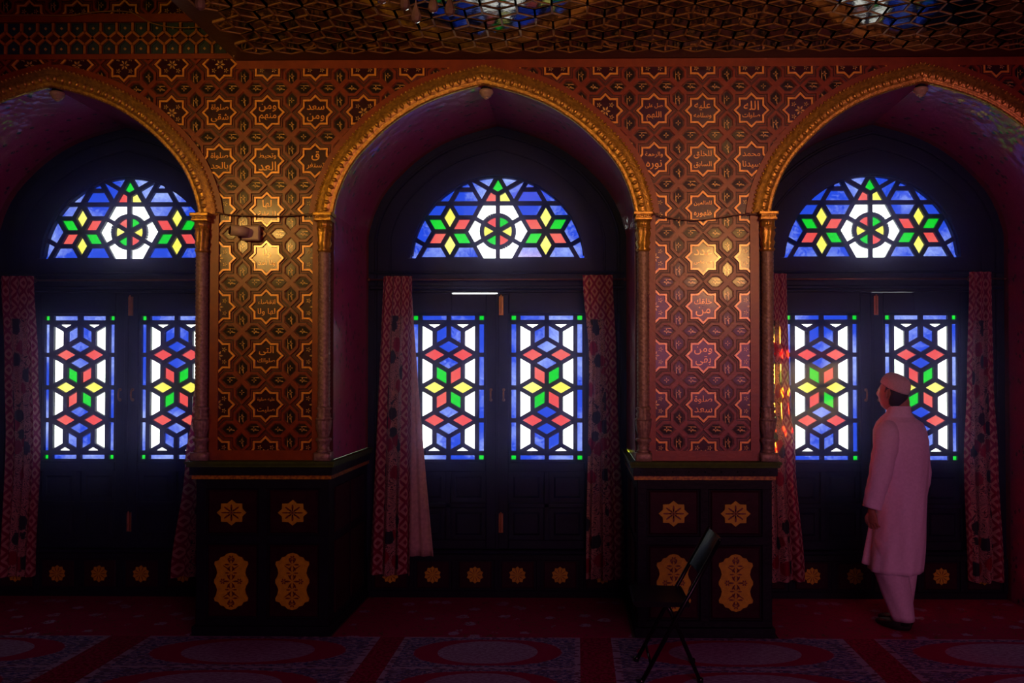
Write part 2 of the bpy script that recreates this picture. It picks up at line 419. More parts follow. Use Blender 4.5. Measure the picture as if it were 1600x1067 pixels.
obj('cartouche_fields', eyes, 'dark_eye', wall_back)
obj('painted_florets', flo, 'gold_leaf', wall_back)['label'] = 'small gold flowers painted in the lattice'
# plain bands round the arches and beside the lattice
bm = BM(); g1 = offset_arch(.118)
for c in CX:
    for i in range(len(GO)-1):
        prism(bm, ccw([(c+g1[i][0], g1[i][1]), (c+GO[i][0], GO[i][1]), (c+GO[i+1][0], min(GO[i+1][1], 3.80)), (c+g1[i+1][0], g1[i+1][1])]), -.02, 0)
    for s in (-1, 1):
        a, b = sorted((c+s*1.085, c+s*1.142)); box(bm, a, b, -.02, 0, 1.15, SPR)
for a, b in ((-2.393, -1.762), (.522, 1.148)): box(bm, a, b, -.02, 0, 1.15, 1.215)
obj('plain_bands', bm, 'wall_band', wall_back)['label'] = 'plain orange-red border bands'
# frieze on the upper left wall
fr, fg = BM(), BM()
for z0, z1 in ((3.838, 3.872), (4.09, 4.145)): box(fr, XL, LX+.02, -.02, 0, z0, z1)
fw = .108; zm = 3.982
for k in range(44):
    x = LX-.0-k*fw
    for s in (-1, 1):
        cz = zm+s*.062
        h = [(x-.04, cz-s*.025), (x+.04, cz-s*.025), (x+.04, cz+s*.04), (x-.04, cz+s*.04)]
        pent = [(x, cz-s*.048), (x+.038, cz-s*.015), (x+.038, cz+s*.042), (x-.038, cz+s*.042), (x-.038, cz-s*.015)]
        cxx = x; czz = cz
        inn = [(cxx+(a-cxx)*.8, czz+(b-czz)*.8) for a, b in pent]
        for i in range(5):
            j = (i+1) % 5; prism(fg, ccw([pent[i], pent[j], inn[j], inn[i]]), -.008, 0, 1)
        prism(fg, ccw(inn), -.003, 0, 1)
        prism(fg, ccw(star(x, cz+s*.008, .011, .7, 0, 4)), -.006, 0, 2)
        a = (x+fw/2, zm+s*.105); b = (x+fw/2, zm+s*.045); c_ = (x, zm)
        for p, q in ((a, b), (b, (x, zm-0*s)), (b, (x+fw, zm))):
            dx, dz = q[0]-p[0], q[1]-p[1]; L = math.hypot(dx, dz); nx, nz = -dz/L*.008, dx/L*.008
            prism(fg, ccw([(p[0]+nx, p[1]+nz), (q[0]+nx, q[1]+nz), (q[0]-nx, q[1]-nz), (p[0]-nx, p[1]-nz)]), -.014, 0, 0)
obj('frieze_bands', fr, 'wall_band', wall_back)
o = obj('honeycomb_frieze', fg, parent=wall_back, mats=['orange_rib', 'teal_dark', 'gold_leaf']); o['label'] = 'frieze of green pointed cells between orange ribs'

# calligraphy in the whole stars (Arabic, set with joined letter forms)
F4 = {'ا': (0xFE8D, 0xFE8E), 'ة': (0xFE93, 0xFE94), 'د': (0xFEA9, 0xFEAA), 'ر': (0xFEAD, 0xFEAE), 'و': (0xFEED, 0xFEEE), 'ى': (0xFEEF, 0xFEF0), 'ء': (0xFE80,),
      'ب': 0xFE8F, 'ت': 0xFE95, 'ج': 0xFE9D, 'ح': 0xFEA1, 'خ': 0xFEA5, 'س': 0xFEB1, 'ش': 0xFEB5, 'ص': 0xFEB9, 'ض': 0xFEBD, 'ط': 0xFEC1, 'ظ': 0xFEC5,
      'ع': 0xFEC9, 'غ': 0xFECD, 'ف': 0xFED1, 'ق': 0xFED5, 'ك': 0xFED9, 'ل': 0xFEDD, 'م': 0xFEE1, 'ن': 0xFEE5, 'ه': 0xFEE9, 'ي': 0xFEF1}
def shape_ar(t):
    out = []
    for wd_ in t.split(' '):
        g = []
        for k, ch in enumerate(wd_):
            f = F4[ch]; dual = isinstance(f, int)
            pj = k > 0 and isinstance(F4[wd_[k-1]], int) and ch != 'ء'
            nj = dual and k+1 < len(wd_) and wd_[k+1] != 'ء'
            if dual: g.append(chr(f + (3 if pj and nj else 2 if nj else 1 if pj else 0)))
            else: g.append(chr(f[1] if pj and len(f) > 1 else f[0]))
        out.append(''.join(g[::-1]))
    return ' '.join(out[::-1])
TX = {(-1, 0): ('صلواة', 'شقى'), (0, 0): ('ومن', 'منهم'), (1, 0): ('سعد', 'ومن'), (-1, 1): ('صلواة', 'بالحد'), (0, 1): ('وتحيط', 'العد'), (1, 1): ('ق', 'تستغر'),
      (0, 2): ('لها', 'لا غاية'), (0, 3): ('ولا', 'ولا امد'), (0, 4): ('انقضاء', 'لها ولا'), (0, 5): ('التى', 'صلواتك'), (0, 6): ('عليه صلوة', 'صليت'),
      (8, 0): ('صل على', 'اللهم'), (9, 0): ('عليه', 'وسلامه'), (10, 0): ('الله', 'صلوات'), (8, 1): ('والرحمة', 'نوره'), (9, 1): ('للخلق', 'السابق'), (10, 1): ('محمد', 'سيدنا'),
      (9, 2): ('للعالمين', 'ظهوره'), (9, 3): ('عدد', 'من مضى'), (9, 4): ('خلقك', 'من'), (9, 5): ('ومن', 'بقى'), (9, 6): ('صلوة', 'سعد')}
dg = bpy.context.evaluated_depsgraph_get()
for (i, j), (l1, l2) in TX.items():
    cx, cz = SX0+i*PX, SZ0-j*PZ
    bm = BM()
    for k, tline in enumerate((l1, l2)):
        cu = bpy.data.curves.new('text', 'FONT'); cu.body = shape_ar(tline); cu.size = .075; cu.align_x = 'CENTER'; cu.align_y = 'CENTER'; cu.extrude = .0018; cu.offset = .0006
        cu.resolution_u = 3
        to = bpy.data.objects.new('text', cu); C.objects.link(to); bpy.context.view_layer.update()
        me = to.evaluated_get(bpy.context.evaluated_depsgraph_get()).to_mesh()
        xs_ = [v.co.x for v in me.vertices]; ys_ = [v.co.y for v in me.vertices]
        if xs_:
            ww, hh = max(xs_)-min(xs_), max(ys_)-min(ys_); sc = min(.118/ww, .062/hh); mx, my = (max(xs_)+min(xs_))/2, (max(ys_)+min(ys_))/2
            t = BM(); t.from_mesh(me)
            for v in t.verts: v.co = Vector((cx+(v.co.x-mx)*sc, -.0045-v.co.z, cz+(.034 if k == 0 else -.034)+(v.co.y-my)*sc))
            tm = bpy.data.meshes.new('t'); t.to_mesh(tm); t.free(); bm.from_mesh(tm); bpy.data.meshes.remove(tm)
        bpy.data.objects.remove(to); bpy.data.curves.remove(cu)
    obj('calligraphy', bm, 'gilt', wall_back)

# ------------------------------------------------------------------ gold arch mouldings
def moulding():
    bm = BM()
    prof = [(.0, -.002), (.0, -.02), (.012, -.034), (.022, -.026), (.03, -.034), (.075, -.045), (.082, -.032), (.098, -.04), (.108, -.026), (.12, -.03), (.12, -.002)]
    rows = [[bm.verts.new((x, y, z)) for x, z in offset_arch(d)] for d, y in prof]
    for a, b in zip(rows, rows[1:]):
        for i in range(len(a)-1): bm.faces.new((a[i], a[i+1], b[i+1], b[i]))
    return bm
def along(d, step):
    P = offset_arch(d); out = []; acc = 0
    for (x0, z0), (x1, z1) in zip(P, P[1:]):
        L = math.hypot(x1-x0, z1-z0); t = acc
        while t < L: out.append((x0+(x1-x0)*t/L, z0+(z1-z0)*t/L, math.atan2(z1-z0, x1-x0))); t += step
        acc = t-L
    return out
def bead_row(bm, d, step, y, a, b, h):
    for x, z, an in along(d, step):
        m = Matrix.Translation((x, y, z)) @ Matrix.Rotation(-an, 4, 'Y') @ Matrix.Diagonal((a, h, b, 1))
        bmesh.ops.create_uvsphere(bm, u_segments=8, v_segments=5, radius=1, matrix=m)
arch0 = empty('arch_moulding', (CX[1], 0, 0))
obj('moulding_rib', moulding(), 'old_gold', arch0, True)
bm = BM(); bead_row(bm, .053, .052, -.04, .015, .02, .014); bead_row(bm, .053, .052*1.0, -.036, .006, .026, .02); obj('egg_ornament', bm, 'old_gold', arch0, True)
bm = BM(); bead_row(bm, .123, .03, -.026, .009, .009, .009); bead_row(bm, .006, .02, -.026, .006, .005, .006); obj('beading', bm, 'old_gold', arch0, True)
arches = [copy_tree(arch0), arch0, copy_tree(arch0)]
for o, c, l in zip(arches, CX, ('gold beaded moulding round the left arch cut by the picture edge', 'gold beaded moulding round the middle arch', 'gold beaded moulding round the right arch, above the man in white')):
    o.location = (c, 0, 0); tag(o, l, 'arch moulding', 'gold mouldings round the three arches')

# ------------------------------------------------------------------ colonnettes
def rope(th, z, r): return r*(1+.10*math.sin(5*th+z*230))
def flute(th, z, r): return r*(1+.07*math.cos(12*th))
def leafy(th, z, r): return r*(1+.14*math.cos(6*th+(z*90 % 3)))
def make_column():
    t = empty('colonnette')
    bm = BM(); bbox(bm, -.054, .054, -.054, .05, 1.15, 1.205, .01); lathe(bm, [(.042, 1.205), (.046, 1.215), (.036, 1.222), (.038, 1.27), (.049, 1.28), (.05, 1.295), (.04, 1.302)], seg=24, fn=flute)
    lathe(bm, [(.036, 1.302), (.036, 1.32), (.046, 1.36), (.05, 1.4), (.05, 1.414), (.044, 1.418)], seg=36, fn=flute)
    lathe(bm, [(.05, 1.418), (.052, 1.428), (.04, 1.436), (.046, 1.455), (.036, 1.475), (.048, 1.495), (.04, 1.505)], seg=24, fn=leafy)
    obj('base', bm, 'dim_gold', t, True)
    bm = BM(); lathe(bm, [(.039, 1.505+k*.00765) for k in range(135)], seg=20, fn=rope); obj('shaft', bm, 'dim_gold', t, True)
    bm = BM(); lathe(bm, [(.038, 2.53), (.047, 2.545), (.036, 2.56), (.046, 2.59), (.038, 2.61), (.048, 2.65), (.042, 2.675), (.05, 2.684), (.05, 2.69)], seg=24, fn=leafy)
    lathe(bm, [(.046, 2.69), (.047, 2.735)], seg=36, fn=flute); obj('capital', bm, 'old_gold', t, True)
    bm = BM(); bbox(bm, -.056, .056, -.056, .05, 2.735, 2.752, .004); bbox(bm, -.064, .064, -.064, .05, 2.768, 2.79, .004); box(bm, -.05, .05, -.05, .05, 2.752, 2.768)
    for k in range(9): ball(bm, (-.048+k*.012, -.052, 2.760), .0052, u=6, v=4)
    obj('abacus', bm, 'old_gold', t)
    return t
col0 = make_column()
cl = [('left colonnette of the left red pier, beside the left window', -2.497), ('right colonnette of the left red pier, by the middle arch', -1.678),
      ('left colonnette of the right red pier, by the middle arch', .438), ('right colonnette of the right red pier, beside the curtain near the man', 1.258)]
for k, (l, x) in enumerate(cl):
    o = col0 if k == 0 else copy_tree(col0); o.location = (x, -.035, 0)
    tag(o, 'slim gilded twisted ' + l, 'column', 'gilded colonnettes flanking the arches')

# ------------------------------------------------------------------ painted pedestals
YF = -.06
MQ = [(0, .187), (.030, .180), (.048, .163), (.070, .158), (.083, .137), (.108, .130), (.112, .112), (.098, .085), (.092, .055), (.100, .03), (.112, .01)]
def medallion_pts():
    q = MQ; full = [(x, z) for x, z in q] + [(x, -z) for x, z in q[::-1]] + [(-x, -z) for x, z in q[1:]] + [(-x, z) for x, z in q[::-1][:-1]]
    return full
def petals(bm, cx, cz, r, y, n=8, sx=1, sz=1, w_=.22, r0=.15):
    for k in range(n):
        a = 2*PI*k/n
        q = [(cx+sx*math.cos(a+t)*rr*r, cz+sz*math.sin(a+t)*rr*r) for t, rr in ((0, r0), (-w_, .6), (-w_*.5, .9), (0, 1), (w_*.5, .9), (w_, .6))]
        prism(bm, ccw(q), y-.002, y)
def fan_prism(bm, pts, y0, y1):                        # star-shaped (non-convex) polygon as a fan about its centre
    cx = sum(p[0] for p in pts)/len(pts); cz = sum(p[1] for p in pts)/len(pts); n = len(pts)
    c = bm.verts.new((cx, y0, cz)); f = [bm.verts.new((x, y0, z)) for x, z in pts]; b = [bm.verts.new((x, y1, z)) for x, z in pts]
    for i in range(n):
        j = (i+1) % n; bm.faces.new((c, f[i], f[j])); bm.faces.new((f[i], b[i], b[j], f[j]))
def make_pedestal():
    t = empty('pedestal')
    bm = BM(); box(bm, -.44, .44, YF+.02, 1.1, 0, 1.03)
    for a, b in ((-.44, -.375), (-.03, .03), (.375, .44)): bbox(bm, a, b, YF, YF+.03, .09, 1.03, .005)
    for z0, z1 in ((.60, .66), (.965, 1.03), (.065, .11)): bbox(bm, -.44, .44, YF-.002, YF+.03, z0, z1, .005)
    box(bm, -.455, .455, YF-.02, 1.0, 0, .065)
    obj('body', bm, 'dark_wood', t)
    for s in (-1, 1):
        for (z0, z1, up) in ((.66, .965, 1), (.11, .60, 0)):
            cx = s*.2025; x0, x1 = cx-.1725, cx+.1725
            bm = BM(); bbox(bm, x0+.012, x1-.012, YF+.006, YF+.03, z0+.01, z1-.01, .01)
            p = obj('panel', bm, 'panel_wood', t)
            if up:
                bm = BM(); cz = .808
                pts = star(cx, cz, .098, .78, 0, 8, 1, .86); fan_prism(bm, ccw(pts), YF-.004, YF+.012)
                m = obj('star_medallion', bm, 'orange_paint', p)
                bm = BM(); petals(bm, cx, cz, .07, YF-.004, 8, 1, .8, .16); petals(bm, cx, cz, .03, YF-.004, 8, 1, 1, .3)
                ball(bm, (cx, YF-.005, cz), .007, .004, .007)
            else:
                bm = BM(); cz = .357
                pts = [(cx+x, cz+z) for x, z in medallion_pts()]; fan_prism(bm, ccw(pts), YF-.004, YF+.012)
                m = obj('cartouche', bm, 'orange_paint', p)
                bm = BM()
                for dz, r in ((0, .05), (.055, .04), (-.055, .04), (.11, .045), (-.11, .045)): petals(bm, cx, cz+dz, r, YF-.004, 6, 1, 1, .2)
                for sx in (-1, 1): petals(bm, cx+sx*.055, cz, .02, YF-.004, 6, 1, 1, .4)
                for dz in (.15, -.15): petals(bm, cx, cz+dz, .022, YF-.004, 6, 1, 1, .4)
                for sx in (-1, 1):
                    for sz in (-1, 1): prism(bm, ccw([(cx+sx*.01, cz+sz*.07), (cx+sx*.05, cz+sz*.1), (cx+sx*.053, cz+sz*.107), (cx+sx*.006, cz+sz*.078)]), YF-.006, YF-.004)
            obj('painted_motif', bm, 'motif_red', p)
            bm = BM(); n1 = int((x1-x0)/.014); n2 = int((z1-z0)/.014)
            for k in range(n1+1):
                for z in (z0+.004, z1-.004): ball(bm, (x0+(x1-x0)*k/n1, YF+.002, z), .0032, u=5, v=3)
            for k in range(1, n2):
                for x in (x0+.003, x1-.003): ball(bm, (x, YF+.002, z0+(z1-z0)*k/n2), .0032, u=5, v=3)
            obj('beading', bm, 'panel_wood', p)
    for s in (-1, 1):                                   # panels on the sides facing the recesses
        bm = BM()
        for z0, z1 in ((.66, .96), (.12, .60)):
            for y0 in (.08, .52):
                x = s*.44; box(bm, min(x, x+s*.012), max(x, x+s*.012), y0, y0+.36, z0, z1)
        obj('side_panel', bm, 'panel_wood', t)
    bm = BM(); box(bm, -.462, .462, YF-.02, 1.0, 1.03, 1.058); obj('orange_strip', bm, 'orange_strip_m', t)['label'] = 'thin orange painted strip'
    bm = BM(); box(bm, -.47, .47, YF-.04, 1.0, 1.058, 1.112)
    for k in range(9): ball(bm, (-.42+k*.105, YF-.041, 1.085), .006, .004, .006, u=6, v=4, )
    for k in range(14): box(bm, -.44+k*.066, -.425+k*.066, YF-.046, YF-.04, 1.064, 1.07)
    obj('frieze', bm, 'dark_wood', t)
    bm = BM(); box(bm, -.484, .484, YF-.055, 1.0, 1.112, 1.132); box(bm, -.492, .492, YF-.07, 1.0, 1.132, 1.15); obj('ledge', bm, 'ledge_green', t)['label'] = 'dull green top ledge'
    return t
M['orange_strip_m'] = mat('orange_strip', (.55, .3, .01), .45, 0, (.2, .08, .01), 60)
ped = make_pedestal(); ped.location = (-2.076, 0, 0)
ped2 = copy_tree(ped); ped2.location = (.836, 0, 0)
tag(ped, 'dark wooden pedestal base with four orange medallions under the left pier', 'pedestal', 'painted pedestals under the piers')
tag(ped2, 'dark wooden pedestal base with four orange medallions behind the folding chair', 'pedestal', 'painted pedestals under the piers')

# ------------------------------------------------------------------ stained-glass windows
GY = 1.066
UF = .001174; FX, FZ = 744, 477; FZ0 = 2.843
def fp(x, y): return ((x-FX)*UF, FZ0-(y-FZ)*UF)
FR = .681; FC = FZ0-(690-477)*UF; FB = FZ0-187*UF
circ = [(FR*math.cos(a), FC+FR*math.sin(a)) for a in [PI*2*k/72 for k in range(72)]]
def clip_circ(poly):
    poly = ccw(poly)
    for i in range(72):
        a = circ[i]; b = circ[(i+1) % 72]; nx, nz = -(b[1]-a[1]), b[0]-a[0]
        poly = clip(poly, nx, nz, nx*a[0]+nz*a[1])
        if len(poly) < 3: return []
    return clip(poly, 0, 1, FB)
e = 108
def fan_cells():
    c = []                                            # (polygon in tracing units, material index) left half
    X, Y = 423, 477
    up = lambda k: (X+e*math.cos(math.radians(k)), Y-e*math.sin(math.radians(k)))
    cols = {90: 4, 30: 2, -30: 3, -90: 4, 210: 2, 150: 3}
    for a, m in cols.items():
        p, q = up(a-30), up(a+30)
        c.append(([(X, Y), p, (p[0]+q[0]-X, p[1]+q[1]-Y), q], m))
    T, BL = (423, 290), (423, 664)
    c += [([T, (636, 290), (585, 384), (477, 384)], 0), ([T, (369, 384), (261, 384), (60, 384), (60, 290)], 0),
          ([(477, 571), (585, 571), (636, 664), BL], 0), ([(261, 571), (369, 571), BL, (207, 664)], 0),
          ([(261, 384), (315, 477), (261, 571), (109, 483), (60, 384)], 0), ([(261, 571), (207, 664), (60, 720), (60, 460)], 0),
          ([T, (477, 197), (582, 197), (636, 290)], 0), ([T, (477, 197), (530, 105), (60, 50), (60, 290)], 0), ([(477, 197), (582, 197), (540, 125), (520, 90)], 0),
          ([(636, 290), (582, 197), (546, 134), (574, 129), (690, 196)], 0), ([(690, 196), (574, 129), (600, 60), (744, 60), (744, 103)], 0),
          ([(636, 290), (690, 196), (744, 228), (744, 290)], 2)]
    # outer ring of the central hexagon
    R2 = 108
    ring = []
    hexv = [(744+216*math.cos(math.radians(60*k)), 477-216*math.sin(math.radians(60*k))) for k in range(6)]
    return c, hexv
def arc_pts(a0, a1, r, n=7): return [(744+r*math.cos(math.radians(a0+(a1-a0)*k/n)), 477-r*math.sin(math.radians(a0+(a1-a0)*k/n))) for k in range(n+1)]
def seg_bar(bm, a, b, w_, y0, y1):
    dx, dz = b[0]-a[0], b[1]-a[1]; L = math.hypot(dx, dz)
    if L < 1e-4: return
    nx, nz = -dz/L*w_/2, dx/L*w_/2
    prism(bm, ccw([(a[0]+nx, a[1]+nz), (b[0]+nx, b[1]+nz), (b[0]-nx, b[1]-nz), (a[0]-nx, a[1]-nz)]), y0, y1)
def clip_seg(a, b):
    def inside(p): return math.hypot(p[0], p[1]-FC) <= FR+.004 and p[1] >= FB-.004
    n = 60; pts = [(a[0]+(b[0]-a[0])*k/n, a[1]+(b[1]-a[1])*k/n) for k in range(n+1)]
    ins = [p for p in pts if inside(p)]
    return (ins[0], ins[-1]) if len(ins) > 1 else None
def add_edges(S_, poly):
    for i in range(len(poly)):
        a, b = poly[i], poly[(i+1) % len(poly)]
        k = tuple(sorted(((round(a[0], 3), round(a[1], 3)), (round(b[0], 3), round(b[1], 3))))); S_[k] = (a, b)
def make_fan(parent):
    gl, ba = BM(), BM(); E = {}
    cells, hexv = fan_cells()
    both = []
    for p, m in cells:
        both.append((p, m)); mm = {2: 2, 3: 3}.get(m, m)
        both.append(([(2*744-x, y) for x, y in p], 4 if p[:2] == [(636, 290), (690, 196)] and m == 2 else mm))
    both.append(([(690, 196), (744, 103), (798, 196), (744, 228)], 3))
    for p, m in both:
        q = clip_circ([fp(*v) for v in p])
        if len(q) > 2:
            f = gl.faces.new([gl.verts.new((x, GY, z)) for x, z in ccw(q)]); f.material_index = m
    extra = [((636, 290), 4, 0)]
    # yellow piece right of the little triangle, overriding red
    for k in range(6):                                  # central roundel
        a0 = 90-60*k; a1 = a0-60
        sect = [(744, 477)] + arc_pts(a0, a1, 108)
        m = (3, 4, 2, 3, 4, 2)[k]
        q = [fp(*v) for v in sect]; gl.faces.new([gl.verts.new((x, GY, z)) for x, z in ccw(q)]).material_index = m
        r0 = 216*math.cos(PI/6); am = (a0+a1)/2
        mid0 = (744+r0*math.cos(math.radians(a0)), 477-r0*math.sin(math.radians(a0))); mid1 = (744+r0*math.cos(math.radians(a1)), 477-r0*math.sin(math.radians(a1)))
        hv = (744+216*math.cos(math.radians(am)), 477-216*math.sin(math.radians(am)))
        arc = arc_pts(a0, a1, 108)
        for u in range(7):                              # fan of quads keeps every face convex
            t0, t1 = u/7, (u+1)/7
            def outer(t): 
                return (mid0[0]+(hv[0]-mid0[0])*2*t, mid0[1]+(hv[1]-mid0[1])*2*t) if t <= .5 else (hv[0]+(mid1[0]-hv[0])*(2*t-1), hv[1]+(mid1[1]-hv[1])*(2*t-1))
            pl = [arc[u], arc[u+1], outer(t1)] + ([hv] if t0 < .5 < t1 else []) + [outer(t0)]
            q = [fp(*v) for v in pl]; gl.faces.new([gl.verts.new((x, GY, z)) for x, z in ccw(q)]).material_index = 1
            seg_bar(ba, fp(*arc[u]), fp(*arc[u+1]), .034, GY-.018, GY+.014)
        E[('s', k)] = ((744, 477), mid0)
    for p, m in both: add_edges(E, p)
    for a, b in E.values():
        if min(a[0], b[0]) < 70 and max(a[0], b[0]) < 70: continue
        if min(a[0], b[0]) > 1418: continue
        s = clip_seg(fp(*a), fp(*b))
        if s and math.hypot(s[0][0]-s[1][0], s[0][1]-s[1][1]) > .012: seg_bar(ba, s[0], s[1], .033, GY-.016, GY+.014)
    arcp = [(x, z) for x, z in circ if z > FB-.03]
    arcp = sorted(arcp, key=lambda p: -p[0])
    for a, b in zip(arcp, arcp[1:]): seg_bar(ba, a, b, .022, GY-.03, GY+.02)
    seg_bar(ba, (-FR, FB-.004), (FR, FB-.004), .02, GY-.03, GY+.02)
    obj('tracery', ba, 'dark_wood', parent)['label'] = 'dark tracery of the fanlight'
    o = obj('fanlight_glass', gl, parent=parent, mats=['g_blue', 'g_white', 'g_red', 'g_green', 'g_yellow']); o['label'] = 'arched fan of blue, white, red, green and yellow panes'
UL = .001393
def lp(x, y): return ((x-829)*UL, 1.617-(y-520)*UL)    # traced leaf: centre 829,520
def leaf_cells(flip):
    R_, G_ = (3, 2) if flip else (2, 3)
    c = []
    A, B1, Cc, B2, A2 = 669, 749, 829, 909, 989
    half = [([(A, 152), (Cc, 152), (B1, 198)], 1), ([(Cc, 152), (A2, 152), (B2, 198)], 1), ([(A, 152), (B1, 198), (B1, 290), (A, 336)], 1), ([(A2, 152), (B2, 198), (B2, 290), (A2, 336)], 1),
            ([(B1, 198), (Cc, 152), (Cc, 244), (B1, 290)], 0), ([(B2, 198), (Cc, 152), (Cc, 244), (B2, 290)], 0), ([(B1, 290), (Cc, 244), (B2, 290), (Cc, 336)], 0),
            ([(A, 336), (B1, 290), (Cc, 336), (B1, 382)], 2), ([(A2, 336), (B2, 290), (Cc, 336), (B2, 382)], 2), ([(B1, 382), (Cc, 336), (B2, 382), (Cc, 428)], 0),
            ([(B1, 382), (Cc, 428), (Cc, 520), (B1, 474)], R_), ([(B2, 382), (Cc, 428), (Cc, 520), (B2, 474)], G_),
            ([(A, 336), (B1, 382), (B1, 474), (A, 520)], 1), ([(A2, 336), (B2, 382), (B2, 474), (A2, 520)], 1)]
    c += half
    for p, m in half:
        mm = m
        if p[0] == (B1, 382) and p[1] == (Cc, 428): mm = G_
        if p[0] == (B2, 382) and p[1] == (Cc, 428): mm = R_
        c.append(([(x, 1040-y) for x, y in p], mm))
    c += [([(A, 520), (B1, 474), (Cc, 520), (B1, 566)], 4), ([(A2, 520), (B2, 474), (Cc, 520), (B2, 566)], 4)]
    x0, x1, y0, y1 = 618, 1040, 104, 936
    for xa, xb in ((x0, A), (A2, x1)):
        ys = [y0, 152, 336, 520, 704, 888, y1]
        for k in range(6): c.append(([(xa, ys[k]), (xb, ys[k]), (xb, ys[k+1]), (xa, ys[k+1])], 3 if k in (0, 5) else 0))
    for xa, xb in ((A, Cc), (Cc, A2)):
        for ya, yb in ((y0, 152), (888, y1)): c.append(([(xa, ya), (xb, ya), (xb, yb), (xa, yb)], 0))
    return c
def make_leaf(parent, side, win):                      # side -1 left leaf, +1 right leaf
    cx = side*(.1242+.2604)
    L = empty('casement', (0, 0, 0)); L.parent = parent
    L['label'] = 'left window leaf' if side < 0 else 'right window leaf'
    gl, ba = BM(), BM(); E = {}
    cells = leaf_cells(side < 0)
    for p, m in cells:
        q = ccw([(cx+lp(*v)[0], lp(*v)[1]) for v in p])
        gl.faces.new([gl.verts.new((x, GY, z)) for x, z in q]).material_index = m; add_edges(E, p)
    for a, b in E.values():
        a, b = lp(*a), lp(*b); wd_ = .034
        seg_bar(ba, (cx+a[0], a[1]), (cx+b[0], b[1]), wd_, GY-.016, GY+.014)
    x0, x1 = cx-.296, cx+.296; z0, z1 = 1.035, 2.199
    bm = BM(); inn = 0; out = side*.79; xa, xb = sorted((inn, out))
    if side < 0: stl = ((xa, x0), (x1, xb))
    else: stl = ((xa, x0), (x1, xb))
    for a, b in stl: bbox(bm, a, b, 1.035, 1.09, .36, 2.349, .006)
    if win == 1 and side < 0:
        bbox(bm, x0, -.36, 1.035, 1.09, z1, 2.37, .004); bbox(bm, -.36, x1, 1.035, 1.09, z1, 2.349, .004)
    elif win == 2 and side > 0:
        bbox(bm, .33, x1, 1.035, 1.09, z1, 2.37, .004); bbox(bm, x0, .33, 1.035, 1.09, z1, 2.3555, .004)
    else: bbox(bm, x0, x1, 1.035, 1.09, z1, 2.37, .004)
    # top edge of the stiles closes against the head except along the slit
    if win != 1 and side < 0: box(bm, xb-.09, xb, 1.04, 1.09, 2.3, 2.37)
    if side > 0: 
        box(bm, x1, xb, 1.04, 1.09, 2.34, 2.37)
        box(bm, xa, x0, 1.04, 1.09, 2.34, 2.3555 if win == 2 else 2.37)
    else: box(bm, xa, x0, 1.04, 1.09, 2.34, 2.37)
    bbox(bm, x0, x1, 1.035, 1.09, .96, z0, .006); bbox(bm, x0, x1, 1.035, 1.09, .36, .43, .006); bbox(bm, x0, x1, 1.035, 1.09, .68, .72, .006)
    bbox(bm, cx-.02, cx+.02, 1.035, 1.09, .43, .96, .004)
    if side > 0: bbox(bm, -.014, .014, 1.022, 1.036, .36, 2.349, .004)
    obj('frame', bm, 'door_wood', L)
    obj('glazing_lattice', ba, 'dark_wood', L)
    o = obj('stained_glass', gl, parent=L, mats=['g_blue', 'g_white', 'g_red', 'g_green', 'g_yellow'])
    o['label'] = 'panes of white, blue, red, green and yellow glass in a star lattice'
    for a, b in ((x0, cx-.02), (cx+.02, x1)):
        for c_, d in ((.43, .68), (.72, .96)):
            bm = BM(); box(bm, a, b, 1.065, 1.09, c_, d); bbox(bm, a+.03, b-.03, 1.05, 1.08, c_+.03, d-.03, .02); obj('wood_panel', bm, 'door_wood', L)
    bm = BM(); hx = side*.05
    tube(bm, smooth_path([(hx, 1.036, 1.60), (hx, 1.012, 1.595), (hx, 1.004, 1.56), (hx, 1.012, 1.525), (hx, 1.036, 1.52)], 4), .007, 8)
    ball(bm, (hx, 1.033, 1.60), .013, .006, .013); ball(bm, (hx, 1.033, 1.52), .013, .006, .013)
    obj('handle', bm, 'brass', L, True)['label'] = 'small brass pull handle'
    if side > 0:
        for zz in (2.24, .55):
            bm = BM(); bbox(bm, .03-.018, .03+.018, 1.022, 1.036, zz-.06, zz+.09, .003); tube(bm, [(.03, 1.018, zz-.05), (.03, 1.018, zz+.1)], .006, 8)
            ball(bm, (.03, 1.01, zz+.01), .008); obj('bolt', bm, 'brass', L)['label'] = 'brown sliding bolt'
    return L
